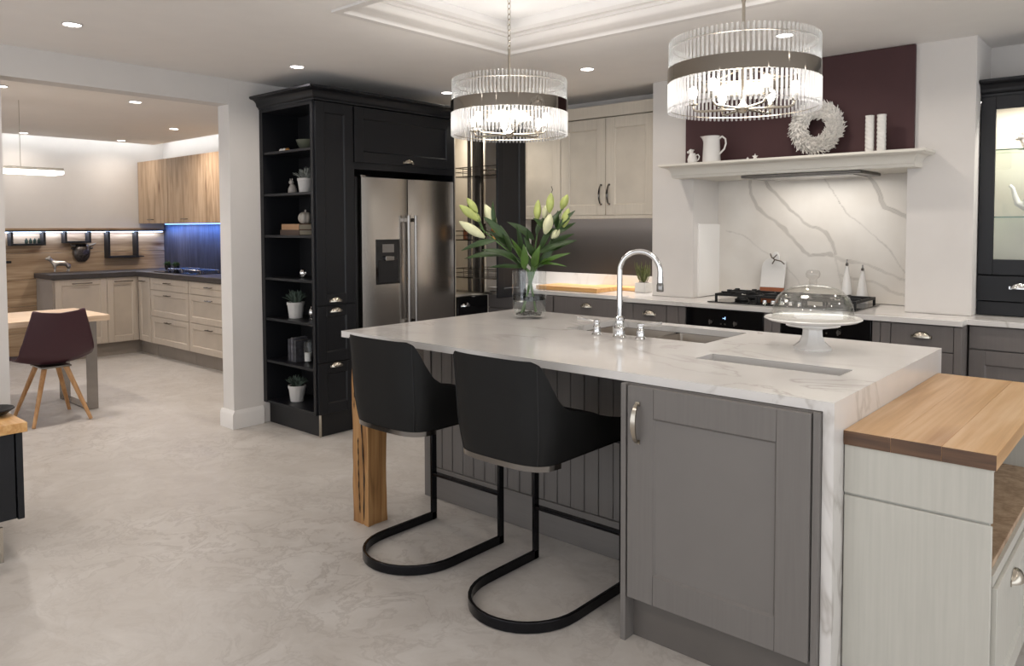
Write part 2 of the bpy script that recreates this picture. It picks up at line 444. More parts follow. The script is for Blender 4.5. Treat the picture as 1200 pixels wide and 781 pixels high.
def carcass(name, label, cat, T, u0, u1, depth, z0, z1, mat, plinth='plinth', loc=None, recess=.05, group=None):
    p = T((u0+u1)/2, -depth/2, 0)
    t = thing(name, label, cat, (p[0], p[1], 0), group)
    part('carcass', MB(T).box(u0, u1, -depth, 0, z0, z1), mat, t, bevel=.001)
    if plinth: part('plinth', MB(T).box(u0, u1, -depth+.02, -recess, 0, z0), plinth, t)
    return t

def plate_holes(xs, ys, holes, z0, z1):
    m = MB(); nx, ny = len(xs)-1, len(ys)-1
    solid = {(i, j) for i in range(nx) for j in range(ny)} - set(holes)
    for i, j in solid:
        a, b, c, d = xs[i], xs[i+1], ys[j], ys[j+1]
        m.add([(a,c,z1),(b,c,z1),(b,d,z1),(a,d,z1),(a,c,z0),(b,c,z0),(b,d,z0),(a,d,z0)], [(0,1,2,3),(7,6,5,4)])
        for (di, dj, q) in ((-1,0,((a,d),(a,c))),(1,0,((b,c),(b,d))),(0,-1,((a,c),(b,c))),(0,1,((b,d),(a,d)))):
            if (i+di, j+dj) not in solid:
                (p1, p2) = q
                m.add([(p1[0],p1[1],z0),(p2[0],p2[1],z0),(p2[0],p2[1],z1),(p1[0],p1[1],z1)], [(0,1,2,3)])
    return m

# ================================================================== SETTING
CZ = 2.47
struct('floor', MB().box(-9.7, 4.2, -3.2, 5.3, -.1, 0), 'floor', smooth=0)
WX = -5.04                         # face of the wall that carries the wide opening
TX0, TX1, TY0, TY1 = -3.07, -.77, 2.2, 3.43
cm = plate_holes([WX, TX0, TX1, 4.2], [-3.2, TY0, TY1, 5.3], [(1, 1)], CZ, CZ+.04)
struct('ceiling', cm, 'ceil', smooth=0)
# raised tray with its own upper ceiling and sides
tr = MB()
tr.box(TX0-.16, TX1+.16, TY0-.16, TY1+.16, 2.72, 2.76)
for a in ((TX0-.18, TX0-.15, TY0-.18, TY1+.18), (TX1+.15, TX1+.18, TY0-.18, TY1+.18), (TX0-.15, TX1+.15, TY0-.18, TY0-.15), (TX0-.15, TX1+.15, TY1+.15, TY1+.18)):
    tr.box(*a, CZ+.04, 2.72)
struct('ceiling_tray', tr, 'cove', smooth=0)
def sweep_rect(x0, x1, y0, y1, prof):
    """profile (inward offset, z) swept round a rectangle with mitred corners"""
    m = MB(); n = len(prof); vs = []
    for o, z in prof:
        vs += [(x0+o, y0+o, z), (x1-o, y0+o, z), (x1-o, y1-o, z), (x0+o, y1-o, z)]
    fs = [(4*j+i, 4*j+(i+1) % 4, 4*((j+1) % n)+(i+1) % 4, 4*((j+1) % n)+i) for j in range(n) for i in range(4)]
    return m.add(vs, fs)
prof = [(-.02, CZ), (-.02, CZ-.012), (.02, CZ-.012), (.025, CZ-.002), (.035, CZ+.004)]
for i in range(9):
    a = pi/2*i/8; prof.append((.035+.075*sin(a), CZ+.004+.05*(1-cos(a))))
prof += [(.118, CZ+.056), (.118, CZ+.07), (.14, CZ+.074), (.14, CZ+.095), (.125, CZ+.095), (.11, CZ+.07), (-.0, CZ+.042), (-.02, CZ+.04)]
struct('trim_1', sweep_rect(TX0, TX1, TY0, TY1, prof), 'white_trim', smooth=40)
lt = thing('cove_light_strip', 'hidden strip light glowing inside the raised ceiling tray', 'light strip', ((TX0+TX1)/2, (TY0+TY1)/2, CZ+.06))
part('led_tape', sweep_rect(TX0-.03, TX1+.03, TY0-.03, TY1+.03, [(0, CZ+.05), (.03, CZ+.055), (.03, CZ+.062), (0, CZ+.06)]), emis('cove_led', (1, .97, .94, 1), 4.2), lt, smooth=0)

# partition wall: beam over the opening, the right pier behind the tall cupboards, the left pier
WT = .15
struct('wall_beam', MB().box(WX-WT, WX, 1.33, 2.69, 2.295, CZ+.04), 'wall', smooth=0)
struct('wall_pier', MB().box(WX-WT, WX, 2.69, 5.3, 0, CZ+.04), 'wall', bevel=.003)
struct('wall_left', MB().box(WX-WT, WX, -3.2, 1.33, 0, CZ+.04), 'wall', smooth=0)
def skirting(m, run, out, a, b, h=.13, t=.018):
    """run: axis of the board; out: (fixed coordinate, direction)"""
    f, s = out
    pr = [(f, 0), (f+s*t, 0), (f+s*t, h-.03), (f+s*t*.8, h-.02), (f+s*t*.45, h-.006), (f+s*t*.3, h), (f, h)]
    if run == 'y': m.prism([(p, q) for p, q in pr], a, b, 'y')
    else: m.prism([(p, q) for p, q in pr], a, b, 'x')
    return m
bb = MB(); skirting(bb, 'y', (WX, 1), 2.69, 2.915)
struct('baseboard_pier', bb, 'white_trim'); bb = MB(); skirting(bb, 'x', (2.69, -1), WX-WT-.018, WX+.018); struct('baseboard_jamb', bb, 'white_trim')
bb = MB(); skirting(bb, 'y', (WX, 1), -3.2, 1.33)
struct('baseboard_left', bb, 'white_trim')
# far room
struct('wall_far', MB().box(-9.7, -9.5, -3.2, 4.4, 0, 2.75), 'wall', smooth=0)
struct('wall_far_right', MB().box(-9.5, WX-WT, 4.2, 4.4, 0, 2.75), 'wall', smooth=0)
struct('ceiling_far', MB().box(-9.32, WX-WT, -3.2, 4.02, 2.43, 2.47), plain('far_ceiling_paint', '#ebe6e0', .9, vary=.01), smooth=0)
struct('ceiling_far_cove', MB().box(-9.5, WX-WT, -3.2, 4.2, 2.72, 2.76), 'cove', smooth=0)
struct('trim_2', MB().box(-8.6, -5.6, -.6, 3.1, 2.418, 2.43), plain('far_raft_paint', '#ebe6e0', .9, vary=.01), bevel=.004)
lt = thing('cove_light_strip', 'strip light hidden above the far room ceiling edge, washing its white walls', 'light strip', (-9.34, 4.04, 2.48))
lm = MB().box(-9.345, -9.325, -3, 4.04, 2.478, 2.49).box(-9.34, -5.3, 4.025, 4.045, 2.478, 2.49)
part('led_tape', lm, emis('far_cove_led', (.93, .97, 1, 1), 15), lt, smooth=0)
# back wall and chimney breast
BW = 5.2
struct('wall_back', MB().box(WX, 4.2, BW, 5.35, 0, CZ+.04), 'wall', smooth=0)
BX0, BX1, PX0, PX1, BY = -2.9, -.865, -2.57, -1.205, 4.8
br = MB().box(BX0, PX0, BY, BW, .93, CZ).box(PX1, BX1, BY, BW, .93, CZ).box(PX0, PX1, BY, BW, 1.78, CZ)
struct('wall_chimney', br, 'wall', bevel=.002)
struct('trim_3', MB().box(-2.62, -1.166, BY-.028, BY, 1.862, CZ-.003), 'maroon', bevel=.003)
# veined slab behind the hob
VE = {'A': (.017, .9, [(-2.352,1.80),(-2.312,1.659),(-2.273,1.567),(-2.197,1.5),(-2.135,1.463),(-2.013,1.345),(-1.912,1.218),(-1.753,1.239)]),
 'B': (.013, .9, [(-2.244,1.79),(-2.187,1.703),(-2.034,1.533),(-1.927,1.462),(-1.806,1.387),(-1.749,1.319),(-1.726,1.251)]),
 'B2': (.012, .55, [(-1.753,1.239),(-1.67,1.212),(-1.526,1.183),(-1.33,1.097),(-1.2,1.07)]),
 'C': (.006, .8, [(-1.85,1.80),(-1.743,1.648),(-1.665,1.539),(-1.583,1.46),(-1.435,1.322),(-1.332,1.189),(-1.27,1.09)]),
 'D': (.018, .9, [(-1.57,1.82),(-1.541,1.773),(-1.471,1.645),(-1.429,1.551),(-1.298,1.484),(-1.19,1.44)]),
 'E': (.007, .5, [(-2.5,1.40),(-2.354,1.33),(-2.194,1.241),(-2.083,1.166),(-1.98,1.069),(-1.9,.93)]),
 'F': (.012, .5, [(-1.70,1.10),(-1.561,1.07),(-1.456,1.053),(-1.294,.996)]), 'G': (.008, .45, [(-1.726,1.234),(-1.701,1.092),(-1.667,.96)])}
def vein_val(x, z):
    nx = noise.noise((x*7, z*7, 0))*.022 + noise.noise((x*23, z*23, 5))*.007
    nz = noise.noise((x*7, z*7, 9))*.022 + noise.noise((x*23, z*23, 14))*.007
    best = 0
    for wd, st, pl in VE.values():
        d = 9
        for (ax, az), (bx, bz) in zip(pl, pl[1:]):
            vx, vz = bx-ax, bz-az; t = max(0, min(1, ((x+nx-ax)*vx+(z+nz-az)*vz)/(vx*vx+vz*vz)))
            d = min(d, math.hypot(x+nx-ax-vx*t, z+nz-az-vz*t))
        k = wd*.68*(1+.7*noise.noise((x*5, z*5, 3)))
        edge = max(0, 1-d/k) if d < k else 0
        rim = math.exp(-((d-k*.8)/(k*.25))**2)*.5
        best = max(best, st*min(1, (edge**.6)*.45 + rim*(.6+noise.noise((x*12, z*12, 1)))))
    return best
m = MB(); NX, NZ = 240, 150
m.grid(lambda a, b: (PX0+(PX1-PX0)*a, BW-.014, .932+(1.775-.932)*b), NX, NZ)
sp = part('wall_splash', m, 'vein', smooth=0); sp['kind'] = 'structure'
ca = sp.data.color_attributes.new('vein', 'FLOAT_COLOR', 'POINT')
for i, v in enumerate(sp.data.vertices):
    q = vein_val(v.co.x, v.co.z); ca.data[i].color = (q, q, q, 1)
so = sp.modifiers.new('solid', 'SOLIDIFY'); so.thickness = .012; so.offset = 0
struct('trim_4', MB().box(PX0, PX0+.012, 4.862, 5.184, .932, 1.45), 'glow', bevel=.001)

# ================================================================== DOWNLIGHTS
def downlight(x, y, z, label, group=None, e=1.0):
    t = thing('ceiling_downlight', label, 'downlight', (x, y, z), group)
    part('bezel', MB().lathe([(.048, -.001), (.05, -.004), (.043, -.006), (.040, -.002), (.036, .0), (.048, -.001)], 24, (x, y, z), cap=False), 'white_trim', t)
    part('lens', MB().lathe([(.0001, -.0015), (.041, -.0015), (.041, -.003), (.0001, -.003)], 24, (x, y, z), cap=False), 'lamp', t)
    light('AREA', (x, y, z-.008), DOWN_W*e, .08, (1, .9, .8), parent=t, spread=radians(150))
for x, y, lb in ((-4.28, 1.45, 'lit downlight in main ceiling nearest the upper left corner of the view'), (-4.32, 2.78, 'lit downlight in main ceiling in front of the dark open shelves'),
                 (-4.29, 4.08, 'lit downlight in main ceiling above the dark cornice end, left of the first chandelier'), (-2.97, 4.09, 'lit downlight in main ceiling between the two chandeliers'),
                 (-1.65, 4.09, 'lit downlight in main ceiling behind the right chandelier'),):
    downlight(x, y, CZ, lb)
for x, y in ((-.33, 4.09), (-.33, 1.45), (-4.3, .13), (-2.97, .13), (-1.65, .13), (-.33, .13), (.99, 1.45), (.99, 2.78), (.99, 4.09)):
    downlight(x, y, CZ, 'lit downlight in the part of the ceiling outside the view', 'downlights outside the view')
for x, y, lb in ((-6.18, 1.63, 'lit downlight in the far room ceiling cut by the left edge of the view'), (-6.18, 2.53, 'lit downlight in the far room ceiling just under the white beam'),
                 (-9.13, 2.6, 'small lit downlight in the far room ceiling, leftmost of the far row'), (-9.1, 3.56, 'small lit downlight in the far room ceiling by the corner'),
                 (-7.65, 3.5, 'lit downlight in the far room ceiling above the oak wall cabinets')):
    downlight(x, y, 2.43 - (.012 if -8.6 < x < -5.6 and y < 3.1 else 0), lb, e=.8 if x < -9 else 3.0)

# ================================================================== ISLAND
XS = [-3.07, -2.29, -1.53, -1.385, -.85, -.73]; YS = [2.2, 2.61, 2.75, 2.97, 3.39, 3.48]
t = thing('island_worktop', 'white veined stone island top with a waterfall end panel', 'worktop', (-1.9, 2.84, 0))
part('slab', plate_holes(XS, YS, [(1, 3), (3, 1)], .898, .928), 'marble', t)
part('end_panel', MB().box(-.762, -.73, 2.2, 3.48, 0, .898), 'marble', t)

t = thing('double_sink', 'steel double bowl sink set under the island top behind the tap', 'sink', (-1.91, 3.18, .7))
def bowl(x0, x1, y0, y1, zt, zb, parent, name='bowl', mat='sink'):
    m = MB(); tk = .02
    outer = [(x0,y0,zt),(x1,y0,zt),(x1,y1,zt),(x0,y1,zt)]; inn = [(x0+tk,y0+tk,zb),(x1-tk,y0+tk,zb),(x1-tk,y1-tk,zb),(x0+tk,y1-tk,zb)]
    m.add(outer+inn, [(0,1,5,4),(1,2,6,5),(2,3,7,6),(3,0,4,7),(4,5,6,7)])
    o = part(name, m, mat, parent, smooth=0, bevel=.012, seg=3)
    return o
b = bowl(-2.285, -1.90, 2.975, 3.385, .897, .73, t); b2 = bowl(-1.88, -1.535, 2.975, 3.385, .897, .73, t)
for b_, cx_ in ((b, -2.09), (b2, -1.71)):
    part('drain', MB().lathe([(.001, .003), (.035, .004), (.042, .001), (.042, 0)], 20, (cx_, 3.18, .731)), 'chrome', b_)
part('divider', MB().box(-1.90, -1.88, 2.975, 3.385, .86, .892), 'chrome', t, bevel=.004)
t = thing('trough_sink', 'narrow recessed steel trough in the island top near its front', 'trough sink', (-1.12, 2.68, .8))
bowl(-1.384, -.851, 2.611, 2.749, .897, .80, t, 'trough')
part('lid', MB().box(-1.37, -.865, 2.625, 2.735, .80, .806), 'sink', t)

# bridge tap with two levers
t = thing('kitchen_tap', 'tall chrome swan-neck tap on the white island top', 'tap', (-1.905, 2.875, .928))
cx0, cy0, z0 = -1.905, 2.875, .928
part('base', MB().lathe([(.030, 0), (.031, .006), (.027, .012), (.024, .02), (.026, .045), (.022, .05), (.020, .08), (.023, .084), (.023, .092), (.014, .1)], 24, (cx0, cy0, z0)), 'chrome', t)
dx, dy = .95, .31                     # spout swings to the right and back, over the bowl
pts = [(cx0, cy0, z0+.09), (cx0, cy0, z0+.30)]
rr = .092
for i in range(1, 19):
    a = pi*i/18; o = rr*(1-cos(a)); pts.append((cx0+o*dx, cy0+o*dy, z0+.30+rr*sin(a)))
pts.append((cx0+2*rr*dx, cy0+2*rr*dy, z0+.27))
part('spout', MB().tube(pts, .0125, 14), 'chrome', t)
part('aerator', MB().lathe([(.0145, 0), (.0155, .004), (.0155, .03), (.0135, .035), (.0135, .045)], 18, (cx0+2*rr*dx, cy0+2*rr*dy, z0+.215)), 'dchrome', t)
part('spray_hose', MB().tube([(cx0+2*rr*dx, cy0+2*rr*dy, z0+.255), (cx0+2*rr*dx, cy0+2*rr*dy, z0+.28)], .014, 14), 'chrome', t)
for lx, ly, d1, nm in ((-2.03, 2.875, (-.94, -.30), 'left'), (-1.80, 2.885, (.86, .48), 'right')):
    l = tag(part('tap_lever', MB().lathe([(.024, 0), (.025, .005), (.02, .01), (.017, .018), (.018, .04), (.014, .045), (.013, .058), (.016, .062), (.016, .072), (.001, .076)], 20, (lx, ly, z0)), 'chrome'),
            'chrome tap control with a lever, on the island top %s of the tall tap' % nm, 'tap lever')
    part('lever', MB().tube([(lx, ly, z0+.062), (lx+.03*d1[0], ly+.03*d1[1], z0+.067), (lx+.095*d1[0], ly+.095*d1[1], z0+.072)], [.007, .0075, .010], 10), 'chrome', l)

# grey end cabinet of the island, facing the stools side
T = FY(0, 2.19)
t = thing('island_cabinet', 'grey shaker cabinet under the near end of the island', 'cabinet', (-1.1, 2.44, 0))
part('carcass', MB().box(-1.412, -.764, 2.192, 2.21, .15, .896).box(-1.412, -.764, 2.66, 2.68, .15, .78).box(-1.412, -.764, 2.21, 2.66, .15, .17).box(-.78, -.764, 2.21, 2.60, .17, .896), 'grey', t)
part('side_panel', MB().box(-1.432, -1.412, 2.17, 2.68, 0, .896), 'grey', t, bevel=.001)
part('plinth', MB().box(-1.412, -.764, 2.225, 2.245, 0, .15), 'plinth', t)
part('filler', MB().box(-.782, -.764, 2.178, 2.192, .15, .896), 'grey', t, bevel=.001)
d = shaker('door', T, -1.405, -.786, .158, .892, t, 'grey', 'grey_in', d=.02, st=.1)
bow_handle(lambda u, q, z: T(u, q, z), -1.362, .02, .70, .84, d, 'nickel', .016)
# the set-back body with tongue and groove boards
t = thing('island_panelled_cabinet', 'long grey island body faced with vertical tongue-and-groove boards behind the stools', 'cabinet', (-2.2, 3.05, 0))
part('carcass', MB().box(-3.0, -.766, 2.702, 2.72, 0, .896).box(-3.0, -.766, 3.42, 3.44, 0, .896).box(-3.0, -2.98, 2.72, 3.42, 0, .896).box(-2.98, -.766, 2.72, 3.42, 0, .1), 'grey_in', t)
part('end_stile', MB().box(-3.012, -2.96, 2.68, 2.702, 0, .896), 'grey', t, bevel=.002)
part('bottom_rail', MB().box(-2.96, -1.43, 2.682, 2.702, 0, .165), 'grey_x', t, bevel=.003)
n = 20; wv = 1.53/n
for i in range(n):
    part('board', MB().box(-2.96+i*wv+.0015, -2.96+(i+1)*wv-.0015, 2.688+.0006*(i % 3), 2.702, .166, .896), 'grey', t, bevel=.0025, seg=1)
t = thing('oak_post', 'rough sawn oak post carrying the far corner of the island top', 'post', (-2.95, 2.27, 0))
pm = MB(); 
x0, x1, y0, y1 = -3.005, -2.888, 2.212, 2.328
def post(a, b):
    q = (a*4) % 4; s = int(q) % 4; f = q-int(q)
    c = [(x0, y0), (x1, y0), (x1, y1), (x0, y1)]
    p = Vector(c[s]).lerp(Vector(c[(s+1) % 4]), f); z = .897*b
    w_ = noise.noise((p.x*9, p.y*9, z*2.2))*.008 + noise.noise((p.x*30, p.y*30, z*9))*.002
    cen = Vector(((x0+x1)/2, (y0+y1)/2)); dd = (p-cen)
    crack = -.010*math.exp(-((p.x-(-2.93+.012*sin(z*7)))/.0035)**2) if s == 0 else 0
    dd = dd*(1+(w_+crack)/.058); p = cen+dd
    return (p.x, p.y, z)
pm.grid(post, 96, 60, True); pm.box(x0+.004, x1-.004, y0+.004, y1-.004, 0.0005, .896)
tb = part('timber', pm, 'oakpost', t, smooth=30)
for j, (xa, za, zb_, am) in enumerate(((-2.925, .02, .893, .007), (-2.985, .55, .893, .004), (-2.955, .05, .42, .004))):
    cp_ = []
    for i in range(26):
        z = za+(zb_-za)*i/25; cp_.append((xa+am*sin(z*9+j)+.003*noise.noise((z*14, j, 0)), y0-.0008+noise.noise((xa*9, y0*9, z*2.2))*-.008, z))
    part('crack', MB().tube(cp_, [.0006]+[.0024+.0012*sin(i*1.7) for i in range(24)]+[.0006], 6), 'soil', tb)

# ================================================================== WHITE UNIT WITH BUTCHER BLOCK
t = thing('butcher_block_unit', 'off-white cabinet with a chunky wooden block top beside the stone end panel', 'cabinet', (-.54, 2.85, 0))
bk = thing('x', 'x', 'x'); bpy.data.objects.remove(bk)
nst = 3; x = -.729; wd = (.729-.345)/nst
tops = part('block_top', MB().box(-.7285, -.3455, 2.282, 3.418, .794, .828), 'block_e_shaded', t)
for i in range(nst):
    s_ = part('stave', MB().box(x+i*wd+.0002, x+(i+1)*wd-.0002, 2.278, 3.42, .7925, .834+(.0002*(i % 2))), 'block', tops, bevel=.0008)
    s_.data.materials.append(MT['block_e_shaded'])
    for p in s_.data.polygons:
        if p.normal.y < -.9: p.material_index = 1
ob = MB()
ob.box(-.727, -.36, 2.292, 2.312, 0, .792); ob.box(-.727, -.36, 3.388, 3.408, 0, .792); ob.box(-.727, -.712, 2.312, 3.388, 0, .792)
ob.box(-.712, -.36, 2.312, 3.388, .77, .792); ob.box(-.712, -.36, 2.312, 3.388, .08, .10)
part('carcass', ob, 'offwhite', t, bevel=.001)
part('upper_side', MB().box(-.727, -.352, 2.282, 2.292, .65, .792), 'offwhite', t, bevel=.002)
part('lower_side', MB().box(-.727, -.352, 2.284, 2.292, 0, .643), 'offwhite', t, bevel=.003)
part('shelf', MB().box(-.712, -.362, 2.312, 3.388, .50, .518), 'oak', t, bevel=.001)
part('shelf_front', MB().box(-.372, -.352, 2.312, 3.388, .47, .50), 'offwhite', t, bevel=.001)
TXf = FX(-.36, 0)
for i, (a, b_) in enumerate(((2.316, 2.846), (2.854, 3.384))):
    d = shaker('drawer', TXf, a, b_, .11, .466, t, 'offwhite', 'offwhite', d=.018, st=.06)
    cup_handle(TXf, (a+b_)/2, .018, .40, d)

# ================================================================== BAR STOOLS
def make_stool(label):
    t = thing('bar_stool', label, 'stool', (0, 0, 0), 'bar stools at the island')
    # local frame: x across, +y towards the island; sled base
    W, yf, yb, rz = .222, .33, -.205, .022
    pts = []
    pts.append((W, yf, .64)); pts.append((W, yf, .06)); pts.append((W, yf-.012, rz)); 
    for i in range(5): pts.append((W, yf-.03-(yf-.03-.03)*i/4, rz))
    for i in range(1, 18):
        a = pi*i/18; pts.append((W*cos(a), .03+(yb-.03)*sin(a)**.95, rz))
    for i in range(5): pts.append((-W, .03+(yf-.03-.03)*i/4, rz))
    pts += [(-W, yf-.012, rz), (-W, yf, .06), (-W, yf, .64)]
    # floor loop as flat bar on edge
    loop = [p for p in pts if p[2] == rz]
    part('floor_loop', MB().tube([(W, yf+.01, rz)] + loop[1:-1] + [(-W, yf+.01, rz)], 0, flat=(.014, .04)), 'bchrome', t, bevel=.003)
    for s in (-1, 1):
        part('leg', MB().box(s*W-.007 if s > 0 else -W-.007, s*W+.007 if s > 0 else -W+.007, yf-.016, yf+.016, .003, .588), 'bchrome', t, bevel=.002)
    part('foot_rail', MB().box(-W+.007, W-.007, yf-.013, yf+.013, .222, .236), 'bchrome', t, bevel=.002)
    m = MB()
    for s in (-1, 1): m.box(s*.19-.007, s*.19+.007, -.08, yf+.016, .588, .600)
    m.box(-.183, .183, -.08, -.05, .588, .600); m.box(-.183, .183, .12, .15, .588, .600); m.box(-W-.007, W+.007, yf-.016, yf+.016, .588, .600)
    part('seat_frame', m, 'bchrome', t, bevel=.002)
    # plan curve of the shell
    def plan(s, off=0.0):
        """s in -1..1 around the back"""
        a = s*pi*.5
        wx = (.234+off); dyk = (.176+off)
        return wx*math.copysign(abs(sin(a))**.58, a), -dyk*abs(cos(a))**.46
    WP = [(-.30, .966), (-.158, .968), (-.143, .955), (-.107, .872), (-.078, .822), (-.045, .79), (.02, .768), (.104, .745), (.22, .712), (.40, .672)]
    def wing(y):
        for (ya, za), (yb_, zb_) in zip(WP, WP[1:]):
            if y <= yb_: return za+(zb_-za)*max(0, (y-ya))/(yb_-ya)
        return WP[-1][1]
    # shell strip: parameter u over a longer curve incl. straight sides reaching forward
    def shell(u, inner):
        s = -1.7+3.4*u
        off = -.034 if inner else 0
        if abs(s) <= 1: x_, y_ = plan(s, off)
        else:
            q = (abs(s)-1)/.7; x_, y_ = plan(math.copysign(1, s), off); y_ = q*.345; x_ *= (1-.05*q*q)
        xo, yo = plan(max(-1, min(1, s)), 0)
        return x_, y_, wing(yo if abs(s) <= 1 else y_)
    def outer(u, v):
        # v: 0 bottom outer -> .5 top -> 1 bottom inner
        if v <= .5: k = v/.5; x_, y_, zt = shell(u, False)
        else: k = (1-v)/.5; x_, y_, zt = shell(u, True)
        zb = .600
        z = zb+(zt-zb)*k**.9
        h = (z-.60)/.36
        lean = max(0, h)
        y_ -= .022*lean**1.3*(1 if y_ < .0 else 0)
        x_ *= 1+.04*lean**1.5-.08*max(0, 1-h*2.4)**2
        if y_ < 0: y_ *= 1-.05*max(0, 1-h*2.4)**2
        if v > .47 and v < .53: z += .004
        return (x_, y_, z)
    part('back_shell', MB().grid(outer, 97, 25), 'leather', t, smooth=60)
    # seat cushion
    def cush(u, v):
        a = 2*pi*u; sx = .198; syf = .33; e = .55
        cx_ = math.copysign(abs(cos(a))**e, cos(a)); sn = math.copysign(abs(sin(a))**e, sin(a))
        X = cx_*sx; Y = .09+sn*.25
        prof_ = [(0, .603), (.96, .603), (1.0, .61), (1.01, .64), (1.0, .67), (.93, .69), (.5, .70), (0, .70)]
        i = v*(len(prof_)-1); k = int(min(i, len(prof_)-2)); f = i-k
        rr_ = prof_[k][0]*(1-f)+prof_[k+1][0]*f; z = prof_[k][1]*(1-f)+prof_[k+1][1]*f
        if Y < .1: X = X*1.0
        return (X*rr_*1.0, .09+(Y-.09)*rr_, z)
    part('seat_cushion', MB().grid(cush, 40, 15, True), 'leather', t, smooth=60)
    # smoked metal band round the bottom of the back
    m = MB(); n = 33
    vs, fs = [], []
    for i in range(n):
        s = -.95+1.9*i/(n-1); x_, y_ = plan(s, .002); vs += [(x_*.915, y_*.95, .580), (x_*.92, y_*.955, .600), (x_*.88, y_*.91, .600), (x_*.88, y_*.91, .580)]
    for i in range(n-1):
        for j in range(4): fs.append((4*i+j, 4*i+(j+1) % 4, 4*i+4+(j+1) % 4, 4*i+4+j))
    fs += [(0, 1, 2, 3), (4*n-4, 4*n-3, 4*n-2, 4*n-1)]
    part('metal_band', MB().add(vs, fs), 'dchrome', t, smooth=60)
    for s in (-.52, .52):
        pl = []
        for i in range(14):
            k = i/13; u = (s+1.7)/3.4; p = outer(u, .5*k*.98)
            pl.append((p[0]*1.003, p[1]-.0008, p[2]))
        part('seam', MB().tube(pl, .0022, 6), 'piping', t)
    return t
st1 = make_stool('black leather bar stool with a U-shaped floor frame, next to the oak post')
st2 = copy_tree(st1); st2['label'] = 'black leather bar stool with a U-shaped floor frame, next to the grey island cabinet door'
st1.location = (-2.50, 2.15, 0); st2.location = (-1.838, 2.135, 0)

# ================================================================== VASE OF LILIES
vx, vy, vz = -2.70, 3.18, .928
t = thing('glass_vase', 'clear cylindrical glass vase half full of water, holding lilies on the island', 'vase', (vx, vy, vz))
part('glass', MB().lathe([(.001, .0), (.066, .0), (.080, .010), (.091, .036), (.094, .10), (.094, .262), (.0915, .262), (.0915, .10), (.088, .036), (.070, .018), (.001, .016)], 40, (vx, vy, vz), cap=False), 'glass', t, smooth=60)
part('water', MB().lathe([(.001, .018), (.070, .019), (.087, .04), (.0905, .10), (.0905, .125), (.001, .125)], 40, (vx, vy, vz), cap=False), 'water', t, smooth=40)
part('water_ring', MB().lathe([(.0908, .104), (.0908, .127), (.088, .127), (.088, .104), (.0908, .104)], 40, (vx, vy, vz), cap=False), thinglass('meniscus', (.22, .22, .21, 1), 0, .6), t)
pb = MB()
for i in range(70):
    a = R.uniform(0, 6.28); q = .068*sqrt(R.random()); s = R.uniform(.005, .010)
    pb.ball((vx+q*cos(a), vy+q*sin(a), vz+.022+R.uniform(0, .012)), (s, s, s*.7), 7, 5)
stuff(part('pebbles', pb, 'pebble', t))
RTh = Vector((.7530, .6580, 0)).normalized(); AW = Vector((-.658, .753, 0))
V0 = Vector((vx, vy, vz))
def P(a, h, d=0): return V0 + RTh*a + AW*d + Vector((0, 0, h))
def leaf_mb(m, base, tip, w, normal_hint, droop=.15, n=9):
    base, tip = Vector(base), Vector(tip); ax = tip-base; L = ax.length
    side = ax.cross(Vector(normal_hint)).normalized(); nrm = side.cross(ax).normalized()
    vs, fs = [], []
    for i in range(n):
        k = i/(n-1); ww = w*(sin(pi*k**.75)**.9)*.5+.0006
        c = base+ax*k+nrm*(sin(pi*k)*droop*L*.6)-Vector((0, 0, droop*L*.5*k*k))
        f = nrm*ww*.35
        vs += [tuple(c-side*ww+f), tuple(c-nrm*.0006), tuple(c+side*ww+f), tuple(c-side*ww+f-nrm*.0012), tuple(c-nrm*.0018), tuple(c+side*ww+f-nrm*.0012)]
    for i in range(n-1):
        a, b = 6*i, 6*i+6
        fs += [(a, a+1, b+1, b), (a+1, a+2, b+2, b+1), (a+4, a+3, b+3, b+4), (a+5, a+4, b+4, b+5), (a+3, a, b, b+3), (a+2, a+5, b+5, b+2)]
    m.add(vs, fs)
def bud_mb(m, base, tip, r):
    base, tip = Vector(base), Vector(tip); ax = tip-base; L = ax.length; z = ax.normalized()
    s = z.cross(Vector((0, 0, 1)));
    if s.length < .1: s = z.cross(Vector((1, 0, 0)))
    s.normalize(); q = z.cross(s)
    def fn(u, v):
        a = 2*pi*u; rr_ = r*(sin(pi*min(1, v*.93+.05))**.8)*(1+.10*cos(3*a)*(1-v*.3))
        if v == 1: rr_ = .0008
        return tuple(base+z*L*v+s*rr_*cos(a)+q*rr_*sin(a))
    m.grid(fn, 15, 12, True)
stems = [ # foot in the vase, way points, top
  ([(.035, .03, .0), (.0, .26, 0), (-.10, .36, .01), (-.20, .44, .02), (-.27, .50, .03)], 'left'),
  ([(.04, .03, .02), (-.01, .26, .01), (-.07, .37, .03), (-.15, .47, .05), (-.22, .52, .06)], 'left'),
  ([(-.04, .03, .01), (.02, .26, .0), (.05, .38, -.01), (.09, .48, -.02), (.11, .55, -.02)], 'right'),
  ([(-.045, .03, -.02), (.03, .26, -.01), (.08, .36, -.02), (.13, .45, -.03), (.17, .52, -.03)], 'right'),
  ([(-.03, .03, .03), (.01, .26, .02), (.03, .36, .04), (.045, .46, .05), (.05, .52, .05)], 'mid')]
